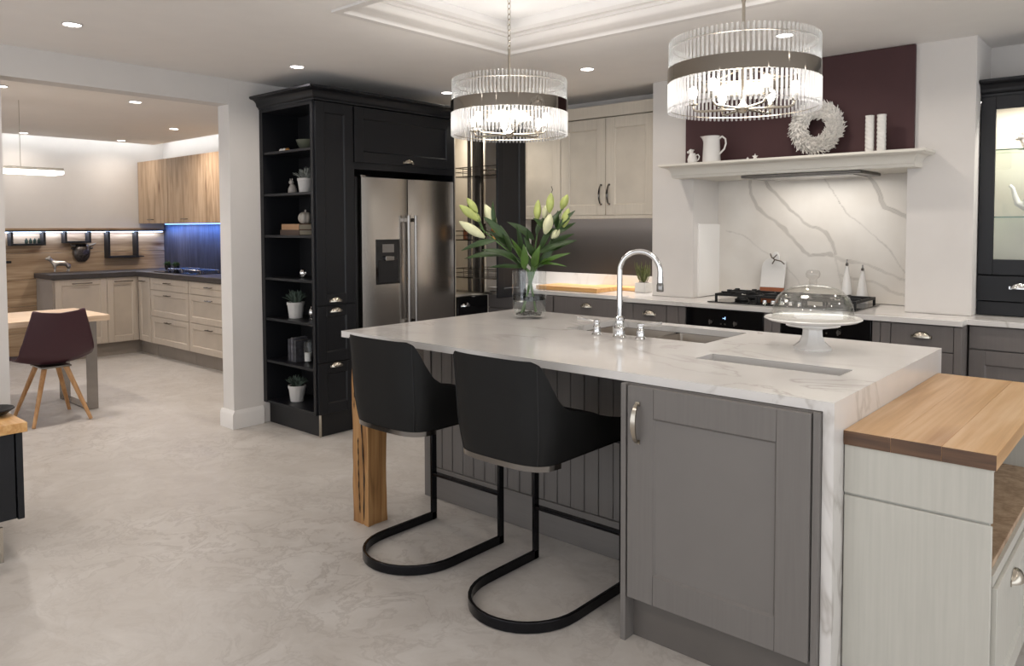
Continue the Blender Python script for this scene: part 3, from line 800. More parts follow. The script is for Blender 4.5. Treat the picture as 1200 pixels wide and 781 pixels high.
buds = [ # side, base, tip, radius, pale?
  (0, (-.285, .585, .03), (-.345, .665, .03), .017, 0), (0, (-.285, .545, .03), (-.385, .625, .02), .021, 0), (0, (-.27, .535, .04), (-.335, .60, .05), .020, 0),
  (1, (-.185, .50, .05), (-.245, .63, .04), .024, 1), (0, (-.245, .445, .02), (-.385, .535, .0), .023, 1),
  (4, (.045, .535, .05), (.052, .655, .05), .019, 0), (2, (.112, .58, -.02), (.12, .69, -.02), .020, 0), (2, (.085, .465, -.06), (.115, .575, -.07), .024, 1),
  (3, (.175, .60, -.02), (.21, .68, -.02), .019, 0), (3, (.185, .50, -.03), (.215, .605, -.03), .021, 0), (3, (.12, .44, -.05), (.165, .49, -.05), .018, 1),
  (2, (.085, .55, .03), (.095, .625, .03), .017, 1)]
STM = []
LBL = ['lily stem of green buds reaching lowest left out of the vase', 'lily stem with one white bud leaning left behind the lowest stem', 'lily stem standing right of the vase centre with a tall green bud',
       'lily stem leaning furthest right out of the vase', 'lily stem rising behind the others just right of the vase middle']
for i, (pl, sd) in enumerate(stems):
    pts = [P(*q) for q in pl]
    s_ = tag(part('lily_stem', MB().tube(pts, [.005, .005, .0045, .004, .003], 8), 'stem'), LBL[i], 'flower', 'lilies in the vase')
    STM.append(s_)
for k, b0, b1, r_, pale in buds:
    m = MB(); bud_mb(m, P(*b0), P(*b1), r_*1.12)
    o = part('bud', m, 'budw' if pale else 'bud', STM[k], smooth=60)
    top_ = P(*stems[k][0][-1])
    part('bud_stalk', MB().tube([P(*stems[k][0][-2]).lerp(top_, .7), P(*b0).lerp(top_, .3), P(*b0)], .0022, 6), 'stem', STM[k])
part('bud_tip', MB().tube([P(.12, .685, -.02), P(.128, .705, -.02), P(.122, .725, -.02)], .0025, 6), 'pebble', STM[2])
lv = [ # stem, base, tip, width, pale
 (0, (-.09, .35, 0), (-.355, .345, -.03), .050, 0), (0, (-.06, .31, 0), (-.26, .40, -.05), .046, 0), (0, (-.18, .43, 0), (-.375, .385, .0), .040, 0),
 (0, (-.03, .28, 0), (-.22, .29, -.02), .030, 0), (1, (-.12, .43, .03), (-.255, .57, .0), .052, 0), (1, (-.18, .49, .03), (-.20, .66, .03), .030, 0),
 (1, (-.05, .33, .02), (-.07, .53, -.02), .044, 0), (1, (-.10, .38, .02), (-.23, .49, .06), .050, 0), (1, (-.02, .26, 0), (-.10, .45, -.04), .052, 1),
 (0, (-.03, .27, -.02), (-.03, .42, -.06), .050, 1), (0, (-.10, .36, 0), (-.16, .52, .05), .040, 0), (1, (-.02, .28, .0), (-.15, .36, .08), .040, 0),
 (4, (.03, .43, .04), (-.12, .545, .0), .048, 0), (4, (.02, .33, .03), (-.01, .50, -.03), .044, 0), (2, (.04, .34, -.02), (-.03, .46, -.06), .040, 0),
 (4, (.03, .27, .0), (.06, .42, -.07), .056, 1), (2, (.05, .36, -.03), (.20, .42, -.07), .048, 0), (2, (.08, .44, -.03), (.19, .62, .0), .044, 0),
 (3, (.09, .36, -.03), (.26, .44, -.05), .050, 0), (3, (.06, .30, -.03), (.22, .37, -.09), .030, 1), (3, (.12, .42, -.04), (.22, .56, -.08), .036, 0),
 (3, (.14, .46, -.03), (.255, .53, -.02), .034, 0), (3, (.10, .40, -.03), (.25, .47, .02), .040, 0), (2, (.09, .48, -.02), (.02, .56, -.03), .042, 0),
 (2, (.03, .28, -.02), (.12, .34, -.08), .044, 1), (3, (.05, .28, -.02), (.15, .43, -.05), .050, 0), (4, (.01, .28, .02), (-.04, .38, .06), .040, 0),
 (3, (.15, .49, -.02), (.16, .60, .02), .036, 0), (2, (.09, .46, 0), (.20, .50, .06), .040, 0), (4, (.04, .46, .04), (.09, .57, .06), .040, 0),
 (3, (.16, .5, -.03), (.25, .60, -.05), .032, 0), (2, (.06, .38, -.02), (.13, .50, -.06), .048, 0), (3, (.06, .30, -.03), (.20, .30, -.08), .016, 1)]
for k, a, b_, wd_, pale in lv:
    m = MB(); leaf_mb(m, P(*a), P(*b_), wd_*.86, (-AW*.8+Vector((R.uniform(-.5, .5), R.uniform(-.5, .5), .6))), R.uniform(.05, .18))
    part('leaf', m, 'leafl' if pale else 'leaf', STM[k], smooth=60)

# ================================================================== CAKE STAND AND DOME
kx, ky, kz = -1.128, 3.12, .928
t = thing('cake_stand', 'white ceramic pedestal cake stand on the island', 'cake stand', (kx, ky, kz))
part('pedestal', MB().lathe([(.078, 0), (.079, .008), (.070, .014), (.052, .03), (.042, .055), (.040, .08), (.048, .09), (.10, .094), (.112, .10), (.112, .108)], 8, (kx, ky, kz)), 'ceramic', t, smooth=30)
part('plate', MB().lathe([(.001, .112), (.11, .108), (.115, .105), (.175, .118), (.190, .126), (.186, .130), (.15, .123), (.001, .121)], 48, (kx, ky, kz), cap=False), 'ceramic', t, smooth=50)
t = thing('glass_dome', 'clear glass cake dome with a round knob standing on the cake stand', 'cake dome', (kx, ky, kz+.124))
pr = [(.158, 0), (.160, .004), (.158, .03), (.152, .06), (.138, .09), (.112, .116), (.08, .131), (.045, .138), (.014, .14)]
part('dome', MB().lathe(pr + [(r_-.003 if r_ > .02 else r_, z-.002) for r_, z in pr[::-1]], 48, (kx, ky, kz+.124), cap=False), 'dome', t, smooth=60)
part('knob', MB().lathe([(.013, .139), (.014, .146), (.018, .150), (.014, .156), (.014, .162), (.026, .172), (.029, .184), (.024, .196), (.012, .201), (.001, .202)], 28, (kx, ky, kz+.124), cap=False), thinglass('knob_glass', (.9, .89, .88, 1), .0, .95), t, smooth=60)

# ================================================================== CHANDELIERS
def chandelier(cx_, cy_, label):
    cz0, ctop = 1.882, 2.156
    t = thing('chandelier', label, 'chandelier', (cx_, cy_, cz0), 'chandeliers over the island')
    part('ceiling_rose', MB().lathe([(.06, 2.72), (.06, 2.71), (.05, 2.69), (.02, 2.68), (.008, 2.665)], 24, (cx_, cy_, 0)), 'nickel', t)
    zc = 2.665; n = 0
    ch = part('chain', MB().tube([(cx_, cy_, 2.667), (cx_, cy_, 2.66)], .003, 6), 'nickel', t)
    while zc > 2.31:
        pts = []
        for i in range(12):
            a = 2*pi*i/12; o = (.0085*cos(a), .016*sin(a)); pts.append((cx_+(o[0] if n % 2 else 0), cy_+(0 if n % 2 else o[0]), zc-.014+o[1]))
        part('link', MB().tube(pts, .0020, 6, closed=True), 'nickel', ch); zc -= .026; n += 1
    part('rod', MB().tube([(cx_, cy_, 2.312), (cx_, cy_, 1.89)], .0065, 10), 'nickel', t)
    def ring(r, z0_, z1_, th=.002):
        return MB().lathe([(r, z0_), (r, z1_), (r-th, z1_), (r-th, z0_), (r, z0_)], 72, (cx_, cy_, 0), cap=False)
    part('metal_band', ring(.2905, 1.992, 2.05), plain('band_chrome', '#9a938a', .06, 1, vary=.02) if 'band_chrome' not in bpy.data.materials else bpy.data.materials['band_chrome'], t, smooth=50)
    part('upper_ring', ring(.276, 2.128, 2.132, .004), 'nickel', t, smooth=50)
    part('middle_ring', ring(.2745, 2.046, 2.05, .004), 'nickel', t, smooth=50)
    part('lower_ring', ring(.2825, 1.894, 1.897, .003), 'nickel', t, smooth=50)
    def rodmesh(z0_, z1_, mt):
        o = part('glass_rod', MB().lathe([(.0035, 0), (.0052, .003), (.0052, z1_-z0_-.003), (.0035, z1_-z0_)], 8, (0, 0, 0)), mt, None, smooth=50)
        return o
    N = 96
    pu = rodmesh(2.046, ctop, 'rodu'); pl = rodmesh(cz0, 2.0, 'rod')
    for proto, r_, zz in ((pu, .2815, 2.046), (pl, .2845, cz0)):
        for i in range(N):
            o = proto if i == 0 else proto.copy()
            if i: COL.objects.link(o)
            a = 2*pi*(i+.5*(zz > 2))/N
            o.parent = t; o.location = (r_*cos(a), r_*sin(a), zz-cz0)
    hub = part('hub', MB().lathe([(.001, 1.872), (.012, 1.874), (.022, 1.884), (.024, 1.894), (.018, 1.905), (.009, 1.915), (.007, 1.93)], 20, (cx_, cy_, 0)), 'nickel', t)
    for i in range(6):
        a = 2*pi*i/6+.35; c_, s_ = cos(a), sin(a)
        pts = [(cx_+q*c_, cy_+q*s_, z) for q, z in ((.02, 1.89), (.10, 1.889), (.165, 1.889), (.182, 1.893), (.19, 1.903), (.192, 1.918))]
        ar = part('arm', MB().tube(pts, .0048, 8), 'nickel', t)
        bx, by = cx_+.192*c_, cy_+.192*s_
        part('lamp_holder', MB().lathe([(.004, 1.912), (.02, 1.916), (.021, 1.92), (.012, 1.925), (.012, 1.94)], 14, (bx, by, 0)), 'nickel', ar)
        part('bulb', MB().lathe([(.009, 1.94), (.012, 1.946), (.017, 1.958), (.018, 1.968), (.013, 1.982), (.001, 1.989)], 14, (bx, by, 0), cap=False), 'bulb', ar)
    # cross bars holding the bands
    m = MB()
    for a in (.35, .35+pi/3, .35+2*pi/3): m.tube([(cx_-.272*cos(a), cy_-.272*sin(a), 2.049), (cx_+.272*cos(a), cy_+.272*sin(a), 2.049)], .003, 6)
    part('cross_bars', m, 'nickel', t)
    light('POINT', (cx_, cy_, 1.985), 9, .14, (1, .92, .84), parent=t)
    return t
chandelier(-2.53, 2.83, 'round glass rod chandelier over the vase end of the island')
chandelier(-1.305, 2.83, 'round glass rod chandelier over the cake stand end of the island')

# ================================================================== TALL DARK UNITS
FXD = -4.37
T = FX(FXD, 0)
t = thing('open_shelf_cupboard', 'tall dark cupboard with open end shelves and a door and drawers round the corner', 'cupboard', (-4.7, 3.08, 0))
bm_ = MB()
SX0, SX1, SY0, SY1 = -5.035, FXD, 2.92, 3.238
bm_.box(SX0, SX0+.045, SY0, SY1, .158, 2.28); bm_.box(SX1-.026, SX1, SY0, SY1, .158, 2.28)
bm_.box(SX0+.045, SX1-.026, SY1-.02, SY1, .158, 2.28); bm_.box(SX0+.045, SX1-.026, SY0, SY1-.02, 2.255, 2.28)
part('carcass', bm_, 'black', t, bevel=.0015)
part('side_lining', MB().box(SX0+.045, SX1-.026, SY1-.026, SY1-.021, .18, 2.255), 'black_in', t)
SH = [.158, .455, .762, 1.055, 1.36, 1.655, 1.952]
for z in SH:
    part('shelf', MB().box(SX0+.045, SX1-.026, SY0+.004, SY1-.026, z-.0, z+.018), 'black', t, bevel=.002)
part('plinth', MB().box(SX0, SX1-.02, SY0+.05, SY1, 0, .158), 'black_in', t)
part('plinth_corner', MB().box(SX1-.026, SX1-.012, SY0+.038, SY0+.052, 0, .155), 'nickel', t, bevel=.002)
part('inner_frame', MB().box(FXD, FXD+.002, SY0, SY1, .158, 2.28), 'black', t)
d = shaker('door', T, SY0+.012, SY1-.003, .905, 2.275, t, 'black', 'black', d=.02, st=.07)
cup_handle(T, 3.075, .02, .925, d)
d = shaker('drawer', T, SY0+.012, SY1-.003, .515, .898, t, 'black', 'black', d=.02, st=.07); cup_handle(T, 3.075, .02, .855, d)
d = shaker('drawer', T, SY0+.012, SY1-.003, .16, .508, t, 'black', 'black', d=.02, st=.07); cup_handle(T, 3.075, .02, .478, d)

t = thing('fridge_housing', 'dark bridging cupboard built over the steel fridge', 'cupboard', (-4.7, 3.73, 0))
part('carcass', MB().box(-5.035, FXD, 3.242, 4.21, 1.84, 2.28), 'black', t, bevel=.001)
part('side_panel', MB().box(-5.035, FXD, 4.212, 4.23, 0, 2.28), 'black', t, bevel=.001)
part('side_panel', MB().box(-5.035, FXD+.0, 3.24, 3.258, 0, 1.84), 'black', t, bevel=.001)
d = shaker('door', T, 3.248, 4.205, 1.888, 2.272, t, 'black', 'black', d=.02, st=.075); cup_handle(T, 3.735, .02, 1.905, d)

# cornice over both, swept along the end and the front
def cornice_path(path, prof, close_back=True):
    """prof: (outward, z); path: list of (x,y,nx,ny) mitred corners where n is the outward offset direction"""
    m = MB(); n = len(prof); vs = []
    for x_, y_, nx, ny in path:
        for o, z in prof: vs.append((x_+nx*o, y_+ny*o, z))
    fs = [(i*n+j, i*n+(j+1) % n, (i+1)*n+(j+1) % n, (i+1)*n+j) for i in range(len(path)-1) for j in range(n)]
    fs += [tuple(range(n))[::-1], tuple((len(path)-1)*n+j for j in range(n))]
    return m.add(vs, fs)
cp = [(-.04, 2.281), (.004, 2.281), (.006, 2.292), (.014, 2.296), (.02, 2.305)]
for i in range(1, 9):
    a = pi/2*i/8; cp.append((.02+.045*(1-cos(a)), 2.305+.042*sin(a)))
cp += [(.067, 2.35), (.074, 2.353), (.074, 2.366), (.066, 2.368), (-.04, 2.368)]
c_ = tag(part('cornice', cornice_path([(SX0, SY0, 0, -1), (FXD+.02, SY0, 1, -1), (FXD+.02, 4.23, 1, 0)], cp), 'black', smooth=40), 'dark moulded cornice running along the top of the tall dark cupboards', 'cornice')
part('top_board', MB().box(SX0, FXD+.02, SY0, 4.23, 2.281, 2.30), 'black', c_)

# fridge
t = thing('fridge_freezer', 'brushed steel side-by-side fridge freezer with an ice dispenser', 'fridge', (-4.65, 3.74, 0))
part('body', MB().box(-5.0, -4.385, 3.275, 4.185, .03, 1.79), plain('fridge_side', '#3a393a', .4), t, bevel=.003)
fx = -4.378
def fdoor(y0, y1):
    # gently crowned front
    m = MB(); n = 9; vs = []
    def fn(a, b):
        return (fx+.05+.012*(1-(2*a-1)**4), y0+(y1-y0)*a, .06+(1.785-.06)*b)
    m.grid(fn, n, 2)
    for z in (.06, 1.785):
        k = [(fx+.05+.012*(1-(2*i/(n-1)-1)**4), y0+(y1-y0)*i/(n-1), z) for i in range(n)] + [(fx, y1, z), (fx, y0, z)]
        m.add(k, [tuple(range(len(k)))])
    m.add([(fx, y0, .06), (fx+.05, y0, .06), (fx+.05, y0, 1.785), (fx, y0, 1.785)], [(0, 1, 2, 3)])
    m.add([(fx, y1, .06), (fx+.05, y1, .06), (fx+.05, y1, 1.785), (fx, y1, 1.785)], [(0, 1, 2, 3)])
    return part('door', m, 'steel', t, smooth=20)
d1 = fdoor(3.285, 3.70); d2 = fdoor(3.708, 4.175)
for y_, d_ in ((3.672, d1), (3.738, d2)):
    m = MB(FX(fx+.055, 0)); m.tube([(y_, .045, .70), (y_, .045, 1.52)], .012, 12)
    m.box(y_-.009, y_+.009, 0, .045, .72, .75); m.box(y_-.009, y_+.009, 0, .045, 1.47, 1.50)
    part('handle', m, 'steelz', d_, bevel=.002)
m = MB(FX(fx+.0585, 0)); m.box(3.395, 3.62, 0, .004, 1.02, 1.345)
dp = part('dispenser', m, 'blackgl', d1, bevel=.003)
dp2 = part('dispenser_recess', MB(FX(fx+.0625, 0)).box(3.42, 3.595, 0, .003, 1.035, 1.20), 'black_in', d1)
part('dispenser_screen', MB(FX(fx+.0625, 0)).box(3.455, 3.56, 0, .003, 1.25, 1.31), plain('screen_grey', '#77736f', .3), d1)
part('dispenser_spout', MB(FX(fx+.0625, 0)).box(3.47, 3.55, 0, .02, 1.19, 1.225), 'dchrome', d1, bevel=.003)
part('hinge_cover', MB().box(fx-.08, fx+.045, 3.285, 3.33, 1.786, 1.80), 'steelz', t, bevel=.003)
part('foot_grille', MB().box(fx-.01, fx+.01, 3.285, 4.175, .01, .055), 'black_in', t)

# pull-out larder beyond the fridge
t = thing('pull_out_larder', 'tall larder pulled out on chrome wire racks behind a dark front panel', 'larder', (-4.6, 4.43, 0))
part('housing', MB().box(-5.035, -4.38, 4.235, 4.25, 0, 2.27).box(-5.035, -4.38, 4.585, 4.60, 0, 2.27).box(-5.035, -5.02, 4.25, 4.585, 0, 2.27).box(-5.02, -4.38, 4.25, 4.585, .87, .89).box(-5.02, -4.38, 4.25, 4.585, 2.25, 2.27), 'cream_in', t)
pf = shaker('front_panel', FX(-3.95, 0), 4.262, 4.588, .885, 2.27, t, 'black', 'black', d=.02, st=.07)
m = MB()
part('runner', MB().box(-4.9, -3.955, 4.41, 4.44, .892, .91), 'steelz', t)
for x_ in (-4.30, -4.16):
    part('upright', MB().box(x_-.006, x_+.006, 4.31, 4.34, .91, 2.24), 'wire', t, bevel=.001)
part('back_plate', MB().box(-4.285, -4.175, 4.345, 4.352, .91, 2.24), 'steelz', t)
for z in (1.835, 1.33, 1.03):
    m = MB(); x0_, x1_, y0_, y1_ = -4.42, -3.965, 4.285, 4.565
    for dz in (0, .035, .07): m.tube([(x0_, y0_, z+dz), (x1_, y0_, z+dz), (x1_, y1_, z+dz), (x0_, y1_, z+dz)], .003 if dz < .07 else .004, 6, closed=True)
    for i in range(6):
        q = x0_+(x1_-x0_)*i/5
        for yy in (y0_, y1_): m.tube([(q, yy, z), (q, yy, z+.07)], .0022, 5)
    bs = part('wire_basket', m, 'wire', t)
    part('basket_floor', MB().box(x0_, x1_, y0_, y1_, z-.006, z+.001), 'wire', bs)
part('drawer', MB(FX(-4.378, 0)).box(4.245, 4.595, 0, .02, .16, .865), 'blackgl', t, bevel=.002)
cup_handle(FX(-4.378, 0), 4.33, .02, .79, t, mat='chrome')
light('AREA', (-4.40, 4.42, 2.235), 5, .25, (1, .93, .82), sy=.25, parent=t)  # added lamp without a fixture, brightens the cream inside of the larder
# jars in the middle rack
JL = [('amber', 'cup'), ('cream', 'canv'), ('dark', 'paper2'), ('clear', 'glass'), ('tan', 'gold'), ('brown', 'rope')]
jx = [(-4.36, 4.36), (-4.27, 4.42), (-4.19, 4.36), (-4.11, 4.44), (-4.05, 4.36), (-4.01, 4.49)]
for i, (x_, y_) in enumerate(jx):
    j = tag(part('storage_jar', MB().lathe([(.028, 0), (.033, .006), (.033, .075+.01*(i % 3)), (.026, .088+.01*(i % 3)), (.026, .095+.01*(i % 3))], 16, (x_, y_, 1.332)), JL[i][1]),
            '%s storage jar with a metal lid in the middle wire rack of the larder' % JL[i][0], 'jar', 'jars in the larder rack')
    part('lid', MB().lathe([(.028, .095+.01*(i % 3)), (.028, .108+.01*(i % 3)), (.001, .11+.01*(i % 3))], 16, (x_, y_, 1.332)), 'wire', j)

# ================================================================== CREAM WALL CABINETS
TW = FY(0, 4.89)
t = thing('wall_cabinet', 'cream wall cabinet with two arched-handle doors next to the chimney breast', 'wall cabinet', (-3.36, 5.04, 1.5))
part('carcass', MB(TW).box(-3.80, -2.905, -.309, 0, 1.52, 2.275), 'cream', t)
for a, b_, hx in ((-3.797, -3.363, -3.40), (-3.357, -2.925, -3.325)):
    d = shaker('door', TW, a, b_, 1.522, 2.268, t, 'cream', 'cream_in', d=.02, st=.08)
    bow_handle(TW, hx, .02, 1.60, 1.76, d, 'dchrome', .012)
t = thing('wall_cabinet', 'cream wall cabinet with a single door partly behind the dark larder panel', 'wall cabinet', (-4.1, 5.04, 1.5))
part('carcass', MB(TW).box(-4.40, -3.803, -.309, 0, 1.52, 2.275), 'cream', t)
d = shaker('door', TW, -4.25, -3.803, 1.522, 2.268, t, 'cream', 'cream_in', d=.02, st=.08)
bow_handle(TW, -4.21, .02, 1.60, 1.76, d, 'dchrome', .012)
part('filler', MB(TW).box(-4.40, -4.255, 0, .018, 1.522, 2.268), 'cream', t)
t = tag(part('cabinet_fascia', MB(TW).box(-4.40, -2.905, -.309, .024, 2.278, 2.37), 'cream', bevel=.002), 'cream fascia board above the cream wall cabinets', 'fascia')
t = tag(part('light_pelmet', MB(TW).box(-4.40, -2.905, -.01, .02, 1.495, 1.519), 'cream', bevel=.002), 'cream pelmet strip under the cream wall cabinets', 'pelmet')
t = thing('under_cabinet_light', 'strip light shining down the grey metal splashback', 'light strip', (-3.6, 5.17, 1.5))
part('diffuser', MB().box(-4.3, -2.92, 5.15, 5.165, 1.508, 1.516), 'ledw', t)
light('AREA', (-3.6, 5.09, 1.506), 9, 1.35, (1, .96, .92), sy=.17, parent=t, spread=radians(150))
t = tag(part('splashback', MB().box(-4.38, -2.903, 5.188, 5.199, 1.04, 1.519), 'steeld'), 'dark grey brushed metal splashback under the cream wall cabinets', 'splashback')

# ================================================================== BACK RUN WORKTOP AND BASE UNITS
t = thing('range_worktop', 'pale stone worktop stepping along the range wall', 'worktop', (-2, 4.9, .9))
part('slab', MB().prism([(-4.37, 4.61), (-2.96, 4.61), (-2.96, 4.51), (-.852, 4.51), (-.852, 4.63), (.9, 4.63), (.9, 5.198), (-4.37, 5.198)], .9, .929, 'z'), 'marble', t, bevel=.0015)
part('upstand', MB().box(-4.37, -2.903, 5.18, 5.198, .93, 1.038), 'marble', t, bevel=.001)
TB = FY(0, 4.62)
def base_unit(label, T_, u0, u1, fronts, mat='greyb', depth=.56):
    t_ = carcass('base_cabinet', label, 'cabinet', T_, u0, u1, depth, .15, .897, mat)
    for f in fronts:
        kind, a, b_, z0_, z1_ = f[:5]
        if kind == 'cup': d_ = slabf('drawer', T_, a, b_, z0_, z1_, t_, mat); cup_handle(T_, (a+b_)/2 if len(f) < 6 else f[5], .02, (z0_+z1_)/2+.0, d_)
        elif kind == 'shk': d_ = shaker('door', T_, a, b_, z0_, z1_, t_, mat, mat, st=.075)
        elif kind == 'pil': part('pilaster', MB(T_).box(a, b_, 0, .022, z0_, z1_), mat, t_, bevel=.002)
        elif kind == 'slab': slabf('drawer', T_, a, b_, z0_, z1_, t_, mat)
    return t_
base_unit('grey base cabinet under the wooden boards, mostly behind the vase', TB, -4.36, -3.665, [('cup', -4.355, -3.67, .765, .893), ('shk', -4.355, -3.67, .155, .76)])
base_unit('grey base cabinet with a cup-handled drawer left of the worktop step', TB, -3.66, -2.975, [('cup', -3.655, -2.98, .765, .893, -3.345), ('shk', -3.655, -2.98, .155, .76)])
TC = FY(0, 4.55)
base_unit('narrow grey base cabinet with a cup-handled drawer just right of the worktop step', TC, -2.96, -2.478, [('pil', -2.955, -2.89, .15, .893), ('cup', -2.887, -2.625, .75, .893), ('shk', -2.887, -2.625, .155, .745), ('pil', -2.62, -2.534, .15, .893), ('pil', -2.53, -2.478, .15, .893)])
base_unit('grey base cabinet with a cup-handled drawer under the right pier', TC, -1.304, -.855, [('pil', -1.302, -1.26, .15, .893), ('pil', -1.257, -1.207, .15, .893), ('cup', -1.203, -.896, .755, .893), ('shk', -1.203, -.896, .155, .75), ('pil', -.893, -.857, .15, .893)])
base_unit('slim grey pilaster unit between the two built-in ovens', TC, -1.936, -1.832, [('pil', -1.935, -1.886, .15, .893), ('pil', -1.883, -1.833, .15, .893)])
TR_ = FY(0, 4.67)
base_unit('wide grey base cabinet under the dark glazed dresser', TR_, -.848, .89, [('slab', -.845, .885, .772, .893), ('shk', -.845, .015, .155, .766), ('shk', .02, .885, .155, .766)], depth=.5)

def oven(u0, u1, label):
    t_ = thing('built_in_oven', label, 'oven', ((u0+u1)/2, 4.8, 0), 'built-in ovens below the hob')
    part('housing', MB(TC).box(u0, u1, -.5, -.002, .15, .895), 'black_in', t_)
    cpn = part('control_panel', MB(TC).box(u0+.002, u1-.002, 0, .024, .755, .893), 'blackgl', t_, bevel=.002)
    dr = part('door', MB(TC).box(u0+.002, u1-.002, 0, .028, .2, .75), 'blackgl', t_, bevel=.002)
    part('door_handle', MB(TC).tube([(u0+.05, .06, .72), (u1-.05, .06, .72)], .008, 8).tube([(u0+.07, .02, .72), (u0+.07, .06, .72)], .006).tube([(u1-.07, .02, .72), (u1-.07, .06, .72)], .006), 'chrome', dr)
    part('window', MB(TC).box(u0+.07, u1-.07, .028, .029, .3, .65), plain('oven_window', '#141313', .15) if 'oven_window' not in bpy.data.materials else bpy.data.materials['oven_window'], dr)
    m_ = (u0+u1)/2
    for dx_ in (-.085, .085):
        part('dial', MB(TC).tube([(m_+dx_, .024, .812), (m_+dx_, .034, .812)], .013, 14).box(m_+dx_-.004, m_+dx_+.004, .034, .046, .796, .828), 'chrome', cpn)
    part('display', MB(TC).box(m_-.003, m_+.008, .024, .0248, .838, .841).box(m_+.012, m_+.015, .024, .0248, .832, .850), 'disp', cpn)
    for dx_ in (-.014, .014): part('button', MB(TC).tube([(m_+dx_, .024, .803), (m_+dx_, .027, .803)], .006, 10), 'steelz', cpn)
    return t_
oven(-2.474, -1.939, 'black built-in oven with chrome dials, left of the pair below the hob')
oven(-1.829, -1.307, 'black built-in oven behind the cake stand, right of the pair below the hob')

# hob
t = thing('gas_hob', 'wide black glass gas hob with cast iron pan supports', 'hob', (-1.89, 4.87, .93))
part('glass_plate', MB().box(-2.36, -1.42, 4.605, 5.09, .930, .937), 'blackgl', t, bevel=.002)
def grate(x0_, x1_, y0_, y1_):
    m = MB(); z = .985; b_ = .012
    for a in ((x0_, x1_, y0_, y0_+b_), (x0_, x1_, y1_-b_, y1_), (x0_, x0_+b_, y0_, y1_), (x1_-b_, x1_, y0_, y1_)): m.box(*a, z-.016, z)
    cx_, cy_ = (x0_+x1_)/2, (y0_+y1_)/2
    for yq in ((y0_+cy_)/2, (y1_+cy_)/2):
        m.box(x0_, cx_-.03, yq-.007, yq+.007, z-.012, z+.008); m.box(cx_+.03, x1_, yq-.007, yq+.007, z-.012, z+.008)
        m.box(cx_-.007, cx_+.007, yq-.09, yq-.03, z-.008, z+.006); m.box(cx_-.007, cx_+.007, yq+.03, yq+.09, z-.008, z+.006)
    for xx in (x0_+.005, x1_-.005):
        for yy in (y0_+.005, y1_-.005): m.box(xx-.007, xx+.007, yy-.007, yy+.007, .937, z)
    return m
for i, (a, b_) in enumerate(((-2.34, -2.05), (-2.04, -1.75), (-1.74, -1.44))):
    part('pan_support', grate(a, b_, 4.68, 5.06), 'iron', t, bevel=.0015)
    for yq in (4.775, 4.965):
        cxx = (a+b_)/2
        part('burner', MB().lathe([(.045, .937), (.047, .945), (.040, .951), (.032, .952), (.032, .958), (.028, .961), (.001, .962)], 20, (cxx, yq, 0)), 'iron', t)
wk = MB()
for i in range(4):
    a = pi/4+pi/2*i; wk.box(-2.195+.085*cos(a)-.012, -2.195+.085*cos(a)+.012, 4.775+.085*sin(a)-.012, 4.775+.085*sin(a)+.012, .986, 1.012)
wk.lathe([(.07, .99), (.085, .99), (.085, 1.003), (.07, 1.003), (.07, .99)], 24, (-2.195, 4.775, 0), cap=False)
part('wok_ring', wk, 'iron', t)
for i in range(5):
    kxn = -1.98+i*.055
    part('knob', MB().lathe([(.016, .937), (.017, .940), (.014, .944), (.013, .962), (.001, .964)], 16, (kxn, 4.64, 0)), 'chrome', t)

# things round the hob
t = thing('serving_board', 'white marble and wood serving board with a rope loop behind the hob', 'board', (-2.135, 5.12, .93))
def bslab(poly, y, th):   # a flat outline leaning back on the splash
    n_ = len(poly); f_ = lambda a, b_, yy: (-2.135+a, 5.10+b_*.22+yy, .932+b_)
    return MB().add([f_(a, b_, y) for a, b_ in poly]+[f_(a, b_, y+th) for a, b_ in poly], [tuple(range(n_))[::-1], tuple(range(n_, 2*n_))]+[(i, (i+1) % n_, (i+1) % n_+n_, i+n_) for i in range(n_)])
arc = [(-.085+.06*(1-cos(pi/2*i/6)), .215+.06*sin(pi/2*i/6)) for i in range(7)]
part('marble_panel', bslab([(-.085, .075)] + [(.085, .075), (.085, .255), (.035, .262), (.028, .30), (.015, .318), (-.005, .318), (-.018, .30), (-.022, .278)] + arc[::-1], 0, .014), 'ceramic', t, bevel=.002)
part('wood_base', bslab([(-.085, 0), (.085, 0), (.085, .0745), (-.085, .0745)], 0, .014), 'cup', t, bevel=.002)
part('rope_loop', MB().tube([(-2.16, 5.15, 1.24), (-2.145, 5.135, 1.215), (-2.12, 5.13, 1.20), (-2.075, 5.13, 1.19), (-2.052, 5.13, 1.17)], .004, 6).tube([(-2.12, 5.13, 1.20), (-2.138, 5.13, 1.17)], .004, 6).tube([(-2.13, 5.13, 1.21), (-2.105, 5.13, 1.235)], .004, 6), 'rope', t)
for x_, y_, h_, nm in ((-1.635, 5.125, 1.05, 'taller white oil bottle with a metal pourer, left of the two by the splash'), (-1.535, 5.115, .93, 'shorter white oil bottle with a metal pourer, right of the two by the splash')):
    t = thing('oil_bottle', nm, 'bottle', (x_, y_, .93), 'oil bottles behind the hob')
    part('bottle', MB().lathe([(.036, 0), (.038, .006), (.036, .05*h_), (.026, .13*h_), (.016, .19*h_), (.012, .225*h_), (.013, .23*h_), (.001, .232*h_)], 24, (x_, y_, .93)), 'ceramic', t, smooth=50)
    part('pourer', MB().lathe([(.009, .23*h_), (.010, .245*h_), (.005, .25*h_), (.004, .27*h_), (.001, .272*h_)], 12, (x_, y_, .93)), 'dchrome', t)
